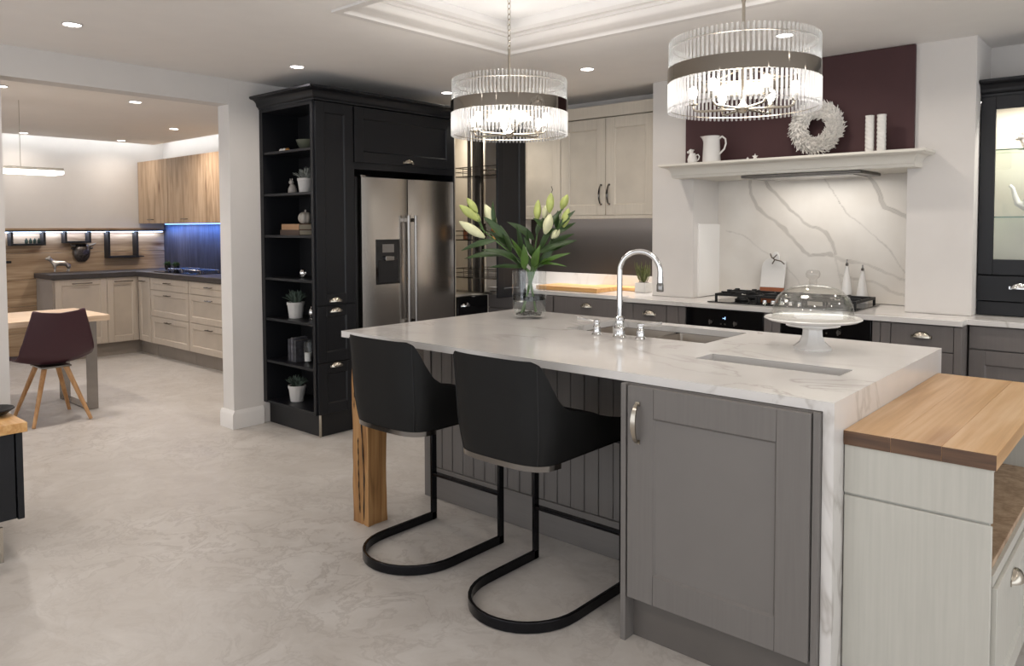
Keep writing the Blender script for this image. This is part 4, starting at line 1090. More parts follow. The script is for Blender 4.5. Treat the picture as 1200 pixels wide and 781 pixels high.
# boards and pot left
t = thing('chopping_board', 'pale wooden chopping board lying on the worktop, the front one of two', 'chopping board', (-3.6, 4.76, .93))
part('board', MB().box(-3.92, -3.32, 4.70, 5.0, .93, .962), 'board', t, bevel=.002)
t = tag(part('chopping_board', MB().prism([(-3.60, 5.004), (-3.16, 5.004), (-3.15, 5.015), (-3.15, 5.16), (-3.16, 5.17), (-3.60, 5.17)], .9305, .955, 'z'), 'board', bevel=.002), 'wooden chopping board lying behind, its end poking out past the front board', 'chopping board')
def pot_plant(name, label, x_, y_, z, h, r, leaf='grass', fluted=False, lm='leafd', square=False, group=None, seed=1, pm_='potc', lh=.09):
    t_ = thing(name, label, 'plant', (x_, y_, z), group); q = random.Random(seed)
    m = MB()
    if square:
        m.box(x_-r, x_+r, y_-r, y_+r, z, z+h)
    else:
        pr_ = [(r*.76, 0), (r*.78, .003), (r*.97, h*.82), (r*1.03, h*.83), (r*1.03, h), (r*.92, h), (r*.9, h*.9), (.001, h*.9)]
        nn = 36; vs = []; fs = []
        for rr_, zz in pr_:
            for i in range(nn):
                a = 2*pi*i/nn; k = rr_*(1-(.035 if (fluted and i % 3 == 0 and zz < h*.85) else 0)); vs.append((x_+k*cos(a), y_+k*sin(a), z+zz))
        for j in range(len(pr_)-1):
            for i in range(nn): fs.append((j*nn+i, j*nn+(i+1) % nn, (j+1)*nn+(i+1) % nn, (j+1)*nn+i))
        fs.append(tuple(range(nn))[::-1]); m.add(vs, fs)
    part('pot', m, pm_, t_, smooth=40, bevel=.002 if square else 0)
    part('soil', MB().lathe([(.001, 0), (r*.88, 0), (r*.88, -.006), (.001, -.006)], 20, (x_, y_, z+h+(.001 if square else -.006)), cap=False), 'soil', t_)
    lf = MB()
    nl = 46 if leaf == 'grass' else 70
    for i in range(nl):
        a = q.uniform(0, 6.28); o = q.uniform(0, r*.6); tl = q.uniform(.15, 1.0)
        b_ = Vector((x_+o*cos(a), y_+o*sin(a), z+h-.004))
        if leaf == 'grass': tp = b_+Vector((cos(a)*lh*.35*tl, sin(a)*lh*.35*tl, lh*q.uniform(.6, 1.05))); w_ = .006
        else: tp = b_+Vector((cos(a)*r*1.15*tl, sin(a)*r*1.15*tl, lh*(1.1-.6*tl)*q.uniform(.7, 1.1))); w_ = .017
        leaf_mb(lf, b_, tp, w_, (cos(a+1.5)*.2, sin(a+1.5)*.2, 1) if leaf != 'grass' else (cos(a), sin(a), .1), .1, 5)
    stuff(part('foliage', lf, lm, t_))
    return t_
pot_plant('potted_grass', 'spiky green grass in a square white pot on the worktop behind the tap', -3.09, 4.99, .93, .075, .048, 'grass', square=True, lm=plain('grass_olive', '#5b6136', .5, vary=.35, nscale=60), pm_='matt', lh=.17, seed=3)

# ================================================================== MANTEL, HOOD, MANTEL ITEMS
mz = 1.855
mp = [(-.0, mz-.09), (.17, mz-.09), (.172, mz-.078), (.178, mz-.074)]
for i in range(0, 9):
    a = pi/2*i/8; mp.append((.178+.052*(1-cos(a)), mz-.070+.048*sin(a)))
mp += [(.234, mz-.018), (.244, mz-.014), (.244, mz), (0, mz)]
m = MB(); n = len(mp)
ex = lambda o: max(0, o-.178)*1.0
vs = []
for sgn, xe in ((-1, -2.645), (1, -1.125)):
    for o, z in mp: vs.append((xe+sgn*ex(o), BY-o, z))
fs = [(j, (j+1) % n, (j+1) % n+n, j+n) for j in range(n)]
m.add(vs, fs)
# moulded returns on both ends
for sgn, xe in ((-1, -2.645), (1, -1.125)):
    vs = []
    for o, z in mp: vs += [(xe+sgn*ex(o), BY-o, z), (xe+sgn*ex(o), BY, z)]
    m.add(vs, [(2*j, 2*(j+1) % (2*n), (2*(j+1)+1) % (2*n), 2*j+1) for j in range(n)])
t = thing('mantel_shelf', 'long off-white moulded mantel shelf over the hob', 'mantel', (-1.9, 4.7, mz-.09))
part('shelf', m, 'mantel', t, smooth=30)
part('soffit', MB().box(-2.645, -1.125, BY-.16, BY-.002, mz-.094, mz-.089), 'mantel', t)
part('soffit', MB().box(PX0+.001, PX1-.001, BY, 5.17, 1.7615, 1.779), 'mantel', t)
t = thing('cooker_hood', 'slim dark metal cooker hood set under the mantel', 'cooker hood', (-1.8, 4.85, 1.74))
part('canopy', MB().box(-2.16, -1.42, 4.665, 5.06, 1.742, 1.760), plain('hood_metal', '#5b5854', .35, .8), t, bevel=.003)
part('filter', MB().box(-2.10, -1.48, 4.72, 5.0, 1.738, 1.742), 'steelz', t)
for x_ in (-2.02, -1.56):
    part('hood_lamp', MB().lathe([(.001, 1.736), (.03, 1.736), (.03, 1.7378), (.001, 1.7378)], 16, (x_, 4.95, 0), cap=False), 'matt', t)
light('AREA', (-1.79, 4.9, 1.733), 2.8, .66, (1, .95, .88), sy=.26, parent=t)

def jug(x_, y_, z):
    t_ = thing('jug', 'tall white ribbed jug with a handle at the left of the mantel', 'jug', (x_, y_, z))
    m = MB()
    def body(k, rk):
        def fn(u, v):
            a = 2*pi*u; r_ = (.060-.008*v+.003*sin(v*40)*0)*rk
            if v > .93: r_ += .004*(v-.93)/.07
            lip = max(0, cos(a-pi))**8*(max(0, v-.72)/.28)**1.6*.03
            return (x_+(r_+lip)*cos(a), y_+(r_)*sin(a), z+.003+.172*v+lip*.15)
        return fn
    m.grid(body(1, 1), 32, 24, True); m.grid(body(1, .9), 32, 24, True); m.lathe([(.058, 0), (.06, .004)], 32, (x_, y_, z))
    part('body', m, 'ceramic', t_, smooth=60)
    for k in (.03, .045, .10, .115): part('rib', MB().lathe([(.0585-.05*k, k-.002), (.0605-.05*k, k), (.0585-.05*k, k+.002)], 32, (x_, y_, z+.003), cap=False), 'ceramic', t_)
    pts = [(x_+.052, y_, z+.155), (x_+.075, y_, z+.168), (x_+.098, y_, z+.150), (x_+.102, y_, z+.12), (x_+.09, y_, z+.085), (x_+.056, y_, z+.055)]
    part('handle', MB().tube(pts, [.007, .007, .006, .006, .006, .007], 10), 'ceramic', t_)
jug(-2.365, 4.66, mz)
t = thing('cow_creamer', 'small white cow-shaped creamer jug beside the tall jug', 'jug', (-2.50, 4.65, mz))
part('body', MB().lathe([(.027, 0), (.032, .01), (.034, .03), (.028, .05), (.022, .062), (.02, .07)], 20, (-2.50, 4.65, mz)), 'ceramic', t, smooth=60)
part('head', MB().ball((-2.508, 4.645, mz+.082), (.017, .016, .018)).ball((-2.526, 4.64, mz+.078), (.010, .010, .009)).ball((-2.500, 4.625, mz+.092), (.004, .010, .006)).ball((-2.500, 4.665, mz+.092), (.004, .010, .006)), 'ceramic', t)
part('handle', MB().tube([(-2.475, 4.65, mz+.055), (-2.458, 4.65, mz+.06), (-2.448, 4.65, mz+.045), (-2.455, 4.65, mz+.025), (-2.47, 4.65, mz+.018)], .004, 8), 'ceramic', t)
def star(x_, y_, z, r_, label):
    m = MB(); pts = []
    for i in range(10):
        a = pi/2+pi*i/5; q = r_ if i % 2 == 0 else r_*.45; pts.append((x_+q*cos(a), z+r_*.82+q*sin(a)))
    m.prism(pts, y_-.004, y_+.004, 'y'); return tag(part('star_ornament', m, 'ceramic', smooth=0), label, 'ornament')
star(-2.045, 4.62, mz, .020, 'small white star ornament standing on the mantel')
star(-2.085, 4.60, mz, .009, 'tiny white star ornament left of the bigger star on the mantel')
# wreath
wx_, wy_, wz_ = -1.69, 4.70, 2.032
t = thing('wreath', 'round white leafy wreath leaning on the maroon panel', 'wreath', (wx_, wy_, mz))
q = random.Random(5); pts = [(wx_+0.110*cos(2*pi*i/40), wy_, wz_+0.110*sin(2*pi*i/40)) for i in range(40)]
part('ring', MB().tube(pts, .036, 8, closed=True), 'matt', t)
m = MB()
for i in range(1500):
    a = q.uniform(0, 2*pi); b_ = q.uniform(0, 2*pi); cr = Vector((wx_+0.110*cos(a), wy_, wz_+0.110*sin(a)))
    nr = Vector((cos(a)*cos(b_), -abs(sin(b_))*.9+.1*sin(b_), sin(a)*cos(b_))); tang = Vector((-sin(a), 0, cos(a)))
    p0 = cr+nr*.034; p1 = p0+(nr*q.uniform(.25, .9)+tang*q.uniform(.3, 1.1)+Vector((q.uniform(-.3, .3), q.uniform(-.2, .2), q.uniform(-.3, .3)))).normalized()*q.uniform(.022, .044)
    if p1.z < mz+.002: p1.z = mz+.002
    if p0.z < mz+.002: p0.z = mz+.002
    if p1.y > BY-.032: p1.y = BY-.032
    leaf_mb(m, p0, p1, .012, nr, .05, 4)
stuff(part('leaves', m, plain('wreath_white', '#e2dfda', .7, vary=.2, nscale=80), t))
for x_, nm in ((-1.372, 'white knobbly pillar candle on the mantel, left of the pair'), (-1.308, 'white knobbly pillar candle on the mantel, right of the pair')):
    t = thing('pillar_candle', nm, 'candle', (x_, 4.66, mz), 'candles on the mantel')
    def cd(u, v, x_=x_):
        a = 2*pi*u; r_ = .0255+-.001+.0035*sin(a*4+v*9*pi+((x_*99) % 3))*sin(v*9*pi)
        return (x_+r_*cos(a), 4.66+r_*sin(a), mz+.214*v)
    m = MB().grid(cd, 32, 46, True); m.lathe([(.001, .205), (.02, .206), (.0255, .213)], 32, (x_, 4.66, mz), cap=False); m.lathe([(.001, 0), (.0255, 0)], 32, (x_, 4.66, mz), cap=False)
    part('wax', m, 'matt', t, smooth=60)
    part('wick', MB().tube([(x_, 4.66, mz+.204), (x_+.001, 4.66, mz+.216)], .001, 6), 'piping', t)

# ================================================================== DRESSER
TD = FY(0, 4.93)
t = thing('glazed_dresser', 'dark glazed dresser with a lit cream interior standing on the worktop', 'dresser', (0, 5.06, .93))
DX0, DX1 = -.862, .885
m = MB(TD); m.box(DX0, DX0+.02, -.262, 0, .932, 2.15); m.box(DX1-.02, DX1, -.262, 0, .932, 2.15)
m.box(DX0, DX1, -.262, -.255, .932, 2.15); m.box(DX0, DX1, -.255, 0, 2.13, 2.15); m.box(DX0, DX1, -.255, 0, .932, .95); m.box(DX0, DX1, -.255, 0, 1.155, 1.175)
part('carcass', m, 'black', t, bevel=.001)
m = MB(TD); m.box(DX0+.021, DX1-.021, -.254, -.25, 1.176, 2.129); m.box(DX0+.0205, DX0+.024, -.25, -.001, 1.176, 2.129)
part('lining', m, 'canv', t)
for z in (1.482, 1.855):
    gs = part('glass_shelf', MB(TD).box(DX0+.025, DX1-.021, -.249, -.015, z-.006, z), 'shelfgl', t); part('green_edge', MB(TD).box(DX0+.025, DX1-.021, -.0145, -.013, z-.006, z), MT['edgegl'], gs)
part('bottom_rail', MB(TD).box(DX0, DX1, 0, .012, .932, 1.008), 'black', t, bevel=.002)
dw = slabf('drawer', TD, DX0+.003, -.1, 1.012, 1.152, t, 'black'); cup_handle(TD, -.655, .02, 1.085, dw, mat='chrome')
dw = slabf('drawer', TD, -.095, DX1-.003, 1.012, 1.152, t, 'black'); cup_handle(TD, .47, .02, 1.085, dw, mat='chrome')
for a, b_ in ((DX0+.003, -.287), (-.283, .297), (.301, DX1-.003)):
    d = MB(TD); st_ = .072
    d.box(a, a+st_, 0, .02, 1.16, 2.145); d.box(b_-st_, b_, 0, .02, 1.16, 2.145); d.box(a+st_, b_-st_, 0, .0195, 1.16, 1.16+st_+.012); d.box(a+st_, b_-st_, 0, .0195, 2.145-st_, 2.145)
    d = part('door', d, 'black', t, bevel=.002)
    part('pane', MB(TD).box(a+st_-.004, b_-st_+.004, .008, .011, 1.24, 2.077), 'pane', d)
cpd = [(o, z-2.281+2.15) for o, z in cp]
c_ = tag(part('cornice', cornice_path([(DX0, 4.93, 0, -1), (DX1, 4.93, 0, -1)], cpd), 'black', smooth=40), 'dark moulded cornice on top of the glazed dresser', 'cornice')
light('AREA', (-.45, 4.96, 2.125), 9, .9, (1, .95, .88), sy=.04)
def teapot(x_, y_, z):
    t_ = thing('teapot', 'white teapot on the lower glass shelf of the dresser', 'teapot', (x_, y_, z))
    part('body', MB().lathe([(.05, 0), (.055, .006), (.085, .04), (.095, .08), (.085, .125), (.05, .155), (.035, .16)], 32, (x_, y_, z)), 'ceramic', t_, smooth=60)
    part('lid', MB().lathe([(.038, .160), (.03, .172), (.01, .18), (.009, .188), (.014, .196), (.001, .204)], 24, (x_, y_, z)), 'ceramic', t_, smooth=60)
    part('spout', MB().tube([(x_-.075, y_, z+.05), (x_-.12, y_, z+.075), (x_-.135, y_, z+.12), (x_-.145, y_, z+.16), (x_-.16, y_, z+.175)], [.024, .018, .013, .010, .009], 12), 'ceramic', t_, smooth=60)
    part('handle', MB().tube([(x_+.085, y_, z+.12), (x_+.13, y_, z+.13), (x_+.15, y_, z+.09), (x_+.13, y_, z+.05), (x_+.085, y_, z+.045)], .008, 10), 'ceramic', t_, smooth=60)
teapot(-.575, 5.05, 1.482)
t = thing('cup_figurine', 'grey-white animal figurine on the upper glass shelf of the dresser', 'figurine', (-.665, 5.05, 1.855))
fm = MB(); X, Y, Z = -.665, 5.05, 1.855
fm.ball((X+.02, Y, Z+.03), (.04, .025, .03)).ball((X-.018, Y, Z+.068), (.022, .018, .02)).ball((X-.038, Y, Z+.062), (.012, .01, .01)).ball((X-.012, Y-.012, Z+.09), (.006, .004, .012)).ball((X-.012, Y+.012, Z+.09), (.006, .004, .012))
fm.tube([(X-.01, Y, Z+.04), (X-.015, Y, Z+.06)], .014, 8)
part('body', fm, 'item', t, smooth=60)
part('base', MB().lathe([(.035, 0), (.034, .006)], 20, (X+.008, Y, Z), sx=1.3), 'item', t)

# ================================================================== SHELF CONTENTS
def shx(px_x): return px_x
SYc = 3.05
s = [z+.018 for z in SH]
# bottom pots
pot_plant('potted_succulent', 'succulent in a white fluted pot on the bottom shelf', -4.80, SYc, s[0], .115, .062, 'rosette', True, seed=11, lh=.08)
pot_plant('potted_succulent', 'succulent in a white fluted pot on the shelf level with the drawer handles', -4.80, SYc, s[2], .115, .062, 'rosette', True, seed=12, lh=.10)
pot_plant('potted_succulent', 'pale grey succulent in a plain white pot on the second shelf from the top', -4.655, SYc, s[5], .105, .055, 'rosette', False, lm=plain('grey_succulent', '#8d918b', .6, vary=.3, nscale=50), seed=13, lh=.085)
for i, (x_, w_, h_, lb) in enumerate(((-4.80, .03, .16, 'dark hardback book standing leftmost on the second shelf from the bottom'), (-4.765, .026, .172, 'dark book with pale marks standing in the middle of the trio on the low shelf'), (-4.73, .03, .155, 'dark book standing rightmost of the trio on the low shelf'))):
    t = thing('book', lb, 'book', (x_, SYc, s[1]), 'books standing on the low shelf')
    part('cover', MB().box(x_-w_/2, x_-w_/2+.003, SYc-.06, SYc+.06, s[1], s[1]+h_).box(x_+w_/2-.003, x_+w_/2, SYc-.06, SYc+.06, s[1], s[1]+h_).box(x_-w_/2+.003, x_+w_/2-.003, SYc-.06, SYc-.057, s[1], s[1]+h_), plain('book_slate%d' % i, ('#34343a', '#55545a', '#3a3a3f')[i], .5, vary=.5, nscale=40), t)
    part('pages', MB().box(x_-w_/2+.003, x_+w_/2-.003, SYc-.057, SYc+.057, s[1]+.003, s[1]+h_-.003), 'pages', t)
t = thing('glass_candle_holder', 'clear ribbed glass holder beside the books on the low shelf', 'candle holder', (-4.655, SYc, s[1]))
part('glass', MB().lathe([(.03, 0), (.034, .005), (.034, .15), (.031, .15), (.031, .01), (.001, .01)], 24, (-4.655, SYc, s[1]), cap=False), 'glass', t, smooth=50)
part('candle', MB().lathe([(.024, .01), (.024, .07), (.001, .07)], 16, (-4.655, SYc, s[1])), 'matt', t)
t = thing('silver_snail', 'shiny silver egg-shaped ornament on the middle shelf', 'ornament', (-4.69, SYc, s[3]))
part('shell', MB().ball((-4.70, SYc, s[3]+.034), (.028, .026, .034), 20, 14), 'chrome', t, smooth=80)
part('body', MB().tube([(-4.73, SYc-.01, s[3]+.008), (-4.68, SYc-.02, s[3]+.010), (-4.65, SYc-.02, s[3]+.018), (-4.638, SYc-.02, s[3]+.035)], [.007, .010, .010, .007], 10).ball((-4.636, SYc-.02, s[3]+.04), .011), 'chrome', t, smooth=80)
t = thing('silver_ornament', 'small silver ornament at the right edge of the shelf with the fluted pot', 'ornament', (-4.60, SYc, s[2]))
part('body', MB().lathe([(.018, 0), (.02, .004), (.010, .012), (.016, .03), (.022, .05), (.016, .075), (.006, .085), (.009, .095), (.001, .102)], 20, (-4.60, SYc, s[2])), 'chrome', t, smooth=60)
t = thing('hardback_book', 'dark book lying at the bottom of the short stack', 'book', (-4.74, SYc, s[4]))
part('cover', MB().box(-4.86, -4.62, SYc-.08, SYc+.08, s[4], s[4]+.004).box(-4.86, -4.62, SYc-.08, SYc+.08, s[4]+.034, s[4]+.038).box(-4.86, -4.62, SYc-.08, SYc-.076, s[4]+.004, s[4]+.034), 'paper2', t)
part('pages', MB().box(-4.857, -4.623, SYc-.076, SYc+.077, s[4]+.004, s[4]+.034), 'pages', t)
z = s[4]+.0385
t = thing('hardback_book', 'tan book lying on top of the short stack under the grey pumpkin', 'book', (-4.74, SYc, z))
part('cover', MB().box(-4.85, -4.63, SYc-.075, SYc+.075, z, z+.004).box(-4.85, -4.63, SYc-.075, SYc+.075, z+.036, z+.040).box(-4.85, -4.63, SYc-.075, SYc-.071, z+.004, z+.036), 'paper', t)
part('pages', MB().box(-4.847, -4.633, SYc-.071, SYc+.072, z+.004, z+.036), 'pages', t)
z += .0405
t = thing('pumpkin_ornament', 'ribbed pale ceramic pumpkin on the stack of books', 'ornament', (-4.67, SYc, z))
part('body', MB().grid(lambda u, v: (-4.665+(.045+.005*abs(cos(4*2*pi*u)))*sin(pi*v)**.7*cos(2*pi*u), SYc+(.045+.005*abs(cos(4*2*pi*u)))*sin(pi*v)**.7*sin(2*pi*u), z+.042-.042*cos(pi*v)), 48, 17, True), plain('pumpkin', '#a39d95', .5), t, smooth=60)
part('stalk', MB().tube([(-4.665, SYc, z+.08), (-4.66, SYc, z+.10)], .006, 8), 'item', t)
t = thing('cat_figurine', 'small grey sitting cat figurine beside the plain white pot', 'figurine', (-4.83, SYc, s[5]))
X, Z = -4.82, s[5]
part('body', MB().lathe([(.026, 0), (.032, .012), (.03, .035), (.02, .06), (.012, .07)], 18, (X, SYc, Z)).ball((X-.004, SYc-.006, Z+.083), (.02, .018, .017)).ball((X-.018, SYc-.006, Z+.103), (.005, .004, .01)).ball((X+.008, SYc-.006, Z+.103), (.005, .004, .01)), 'item', t, smooth=60)
part('tail', MB().tube([(X+.028, SYc, Z+.006), (X+.036, SYc-.02, Z+.008), (X+.02, SYc-.035, Z+.008)], .005, 8), 'item', t)
for i, (x_, mt, lb) in enumerate(((-4.955, 'ceramic', 'white egg ornament, leftmost of three on the top shelf'), (-4.915, 'ceramic', 'white egg ornament in the middle of three on the top shelf'), (-4.875, 'gold', 'copper coloured egg ornament on the top shelf'))):
    tag(part('egg_ornament', MB().ball((x_, SYc, s[6]+.019), (.021, .018, .019), 16, 10), mt, smooth=80), lb, 'ornament')
t = tag(part('bowl', MB().lathe([(.025, 0), (.03, .004), (.058, .04), (.07, .075), (.066, .075), (.054, .042), (.025, .01), (.001, .008)], 28, (-4.64, SYc, s[6]), cap=False), 'olive', smooth=60), 'dark olive bowl on the top shelf', 'bowl')

# ================================================================== FAR ROOM
TF = FY(0, 3.66)
def far_unit(u0, u1, fronts, label):
    t_ = carcass('base_cabinet', label, 'cabinet', TF, u0, u1, .53, .15, .885, 'taupe', 'taupe_d')
    for f in fronts:
        nm = 'drawer' if f[0] == 'dr' else 'door'
        d_ = shaker(nm, TF, f[1], f[2], f[3], f[4], t_, 'taupe', 'taupe_in', st=.06)
        bar_handle(TF, (f[1]+f[2])/2, .02, f[4]-.045, d_)
far_unit(-8.62, -7.715, [('dr', -8.615, -7.72, .752, .88), ('dr', -8.615, -7.72, .458, .747), ('dr', -8.615, -7.72, .155, .453)], 'taupe drawer unit nearest the corner in the far room')
far_unit(-7.71, -6.8, [('dr', -7.705, -6.805, .752, .88), ('dr', -7.705, -6.805, .458, .747), ('dr', -7.705, -6.805, .155, .453)], 'taupe drawer unit in the far room beside the white pier')
far_unit(-6.795, -5.9, [('dr', -6.79, -5.905, .752, .88), ('dr', -6.79, -5.905, .458, .747), ('dr', -6.79, -5.905, .155, .453)], 'taupe drawer unit in the far room hidden behind the pier')
t_ = carcass('base_cabinet', 'narrow taupe corner cabinet in the far room', 'cabinet', TF, -8.945, -8.625, .53, .15, .885, 'taupe', 'taupe_d')
d_ = shaker('door', TF, -8.93, -8.63, .155, .88, t_, 'taupe', 'taupe_in', st=.06); bar_handle(TF, -8.79, .02, .835, d_)
TL = FX(-8.99, 0)
part('corner_post', MB().box(-9.045, -8.945, 3.71, 3.73, 0, .15).box(-8.992, -8.945, 3.662, 3.68, .15, .885), 'taupe_d', t_)
t_ = thing('base_cabinet', 'taupe two-door base cabinet along the oak wall of the far room', 'cabinet', (-9.2, 3.2, 0))
part('carcass', MB(TL).box(2.80, 3.655, -.49, 0, .15, .885), 'taupe', t_)
part('end_panel', MB(TL).box(2.78, 2.80, -.49, .02, 0, .885), plain('taupe_end', '#8f8479', .5), t_)
part('plinth', MB(TL).box(2.80, 3.71, -.47, -.05, 0, .15), 'taupe_d', t_)
for a, b_, hl in ((2.803, 3.318, .15), (3.322, 3.655, .14)):
    d_ = shaker('door', TL, a, b_, .155, .88, t_, 'taupe', 'taupe_in', st=.065); bar_handle(TL, (a+b_)/2, .02, .835, d_, L=.2)
t = thing('far_worktop', 'dark L-shaped worktop on the taupe cabinets', 'worktop', (-8.5, 3.9, .89))
part('slab', MB().prism([(-9.49, 2.76), (-8.94, 2.76), (-8.94, 3.62), (-5.9, 3.62), (-5.9, 4.198), (-9.49, 4.198)], .887, .94, 'z'), 'darktop', t, bevel=.003)
# oak wall cladding with boards
t = thing('oak_wall_cladding', 'oak boards cladding the wall behind the far worktop', 'wall cladding', (-9.49, 2.5, 0))
z = 0.0; k = 0
while z < 1.43:
    z2 = min(1.435, z+.29)
    part('plank', MB().box(-9.499, -9.484, .9, 4.198, z+.0015, z2-.0015), 'oakx', t, bevel=.001); z = z2; k += 1
t = thing('wall_led_rail', 'dark rail with a glowing blue-white strip along the oak wall', 'light strip', (-9.46, 2.6, 1.39))
part('rail', MB().box(-9.484, -9.43, .9, 4.19, 1.394, 1.412), 'black_in', t)
part('led', MB().box(-9.47, -9.432, .9, 4.15, 1.384, 1.394), 'led', t)
light('AREA', (-9.45, 2.7, 1.380), 5, .03, (.55, .68, 1), sy=2.8, parent=t)
for y0_, y1_, z_, lb in ((2.52, 2.85, 1.245, 'black frame shelf holding dark bottles, hanging leftmost from the lit rail'), (3.04, 3.31, 1.265, 'black frame shelf hanging above the dark relief head'), (3.49, 3.83, 1.085, 'large deep black frame shelf hanging nearest the corner')):
    xw0, xw1 = -9.482, -9.36; b_ = .022
    t = thing('hanging_shelf', lb, 'shelf', (-9.42, (y0_+y1_)/2, z_))
    part('upright', MB().box(xw0, xw1, y0_, y0_+b_, z_+.022, 1.393), 'black_in', t); part('upright', MB().box(xw0, xw1, y1_-b_, y1_, z_+.022, 1.393), 'black_in', t); part('tray', MB().box(xw0, xw1, y0_, y1_, z_, z_+.022), 'black_in', t)
    if y0_ > 3.4: part('lip', MB().box(xw0, xw1, y1_, y1_+.06, z_+.004, z_+.016), 'black_in', t)
for i in range(4):
    y_ = 2.68+.04*i
    tag(part('small_bottle', MB().lathe([(.014, 0), (.016, .004), (.016, .035), (.007, .045), (.007, .056)], 12, (-9.42, y_, 1.268)), 'green', smooth=50), 'tiny dark green bottle, %s from the left on the leftmost hanging shelf' % ('first', 'second', 'third', 'fourth')[i], 'bottle', 'bottles on the hanging shelf')
t = thing('wall_tablet', 'narrow brown tablet on a small dark shelf at the left end of the oak wall', 'ornament', (-9.44, 2.43, 1.07))
part('tablet', MB().box(-9.47, -9.45, 2.36, 2.48, 1.085, 1.33), plain('tablet_brown', '#75665c', .4), t, bevel=.003)
part('shelf', MB().box(-9.482, -9.40, 2.30, 2.53, 1.06, 1.083), 'black_in', t)
# bull relief
t = thing('bull_head', 'dark metallic mosaic bull head hanging on the oak wall', 'wall ornament', (-9.47, 3.24, 1.15))
def bh(u, v):
    a = 2*pi*u; w_ = (.095-.012*v)*abs(cos(a))**.4*math.copysign(1, cos(a)); d_ = .06*abs(sin(a))**.7 if sin(a) > 0 else 0
    k = sin(pi*min(1, max(0, v*.9+.07)))**.35
    return (-9.482+d_*k+.004, 3.24+w_*k, 1.25-.20*v)
part('head', MB().grid(bh, 24, 14, True), 'bull', t, smooth=40)
part('horns', MB().tube([(-9.45, 3.17, 1.235), (-9.44, 3.13, 1.24), (-9.43, 3.115, 1.255)], [.012, .009, .004], 8).tube([(-9.45, 3.31, 1.235), (-9.44, 3.36, 1.245), (-9.43, 3.385, 1.26)], [.012, .009, .004], 8), 'silver', t)
part('ears', MB().ball((-9.45, 3.15, 1.205), (.01, .025, .014)).ball((-9.45, 3.335, 1.205), (.01, .025, .014)), 'bull', t)
# silver donkey, one continuous body
def skin(name, verts, edges, radii, mat, parent=None, lvl=2):
    me = bpy.data.meshes.new(name); me.from_pydata([tuple(v) for v in verts], edges, []); o = bpy.data.objects.new(name, me); COL.objects.link(o)
    me.materials.append(MT[mat]); o.modifiers.new('skin', 'SKIN').use_smooth_shade = True
    for i, r_ in enumerate(radii): me.skin_vertices[0].data[i].radius = (r_, r_)
    me.skin_vertices[0].data[0].use_root = True
    sb = o.modifiers.new('sub', 'SUBSURF'); sb.levels = lvl; sb.render_levels = lvl
    if parent: o.parent = parent; o.location = -wloc(parent)
    return o
bx, by, bz = -9.30, 2.955, .941
dk = thing('donkey_figure', 'silver donkey ornament standing on the dark worktop', 'ornament', (bx, by, bz))
vv = [(0, .02, .085), (0, -.03, .088), (0, -.055, .105), (0, -.075, .135), (0, -.105, .128), (0, .07, .085), (0, .082, .07), (0, .087, .04)]
vv += [(.014, -.035, .06), (.014, -.035, .03), (.014, -.038, .006), (-.014, -.035, .06), (-.014, -.03, .03), (-.014, -.032, .006),
       (.014, .065, .06), (.014, .073, .034), (.014, .066, .006), (-.014, .065, .06), (-.014, .07, .034), (-.014, .062, .006), (.010, -.072, .155), (-.010, -.072, .155)]
rd = [.026, .026, .017, .017, .010, .024, .007, .005, .011, .006, .007, .011, .006, .007, .013, .006, .007, .013, .006, .007, .004, .004]
ed = [(0, 1), (1, 2), (2, 3), (3, 4), (0, 5), (5, 6), (6, 7), (1, 8), (8, 9), (9, 10), (1, 11), (11, 12), (12, 13), (5, 14), (14, 15), (15, 16), (5, 17), (17, 18), (18, 19), (3, 20), (3, 21)]
skin('body', [Vector((bx+a*1.3, by+b_*1.3, bz+c*1.22)) for a, b_, c in vv], ed, [q_*1.2 for q_ in rd], 'silver', dk)
# oak wall cabinets
TO = FY(0, 3.91)
for i, (a, b_, lb) in enumerate(((-9.49, -8.705, 'oak wall cabinet tight in the far corner, leftmost of the row'), (-8.70, -7.79, 'oak wall cabinet in the middle of the visible row'), (-7.785, -6.88, 'oak wall cabinet cut by the white pier'))):
    t = thing('wall_cabinet', lb, 'wall cabinet', ((a+b_)/2, 4.05, 1.49))
    part('carcass', MB(TO).box(a, b_, -.285, 0, 1.49, 2.225), 'oak', t)
    nn = 2 if b_-a > .5 else 1
    dd_ = part('door', MB(TO).box(a+.002, b_-.002, 0, .02, 1.485, 2.222), 'oak', t, bevel=.0015)
    bar_handle(TO, (a+b_)/2-.02, .02, 1.53, dd_, L=.12, mat='dchrome')
t = thing('under_cabinet_light', 'blue strip light under the oak wall cabinets', 'light strip', (-8.4, 4.1, 1.48))
part('diffuser', MB().box(-9.3, -6.5, 4.12, 4.14, 1.475, 1.484), emis('blue_led', (.2, .38, 1, 1), 3), t)
light('AREA', (-8.0, 4.10, 1.472), 18, 2.8, (.12, .3, 1), sy=.03, parent=t, rot=(radians(35), 0, 0), spread=radians(120))
light('AREA', (-9.0, 4.0, 1.47), 1.2, .05, (1, .85, .7), parent=t)
t = tag(part('splashback', MB().box(-9.484, -5.9, 4.185, 4.198, .941, 1.47), 'slate'), 'dark splashback lit blue behind the far hob', 'splashback')
for x_, lb in ((-8.98, 'small green herb pot on the dark worktop, left of the pair'), (-8.76, 'small green herb pot on the dark worktop, right of the pair')):
    pot_plant('herb_pot', lb, x_, 4.0, .941, .05, .035, 'rosette', lm=plain('herb%d' % int(-x_*100), '#3d5230', .6, vary=.3, nscale=60), pm_='black_in', seed=int(-x_*10), lh=.06)
t = thing('far_hob', 'black hob with steel pan supports on the far worktop', 'hob', (-8.2, 3.92, .94))
part('glass_plate', MB().box(-8.65, -7.75, 3.70, 4.14, .941, .947), 'blackgl', t)
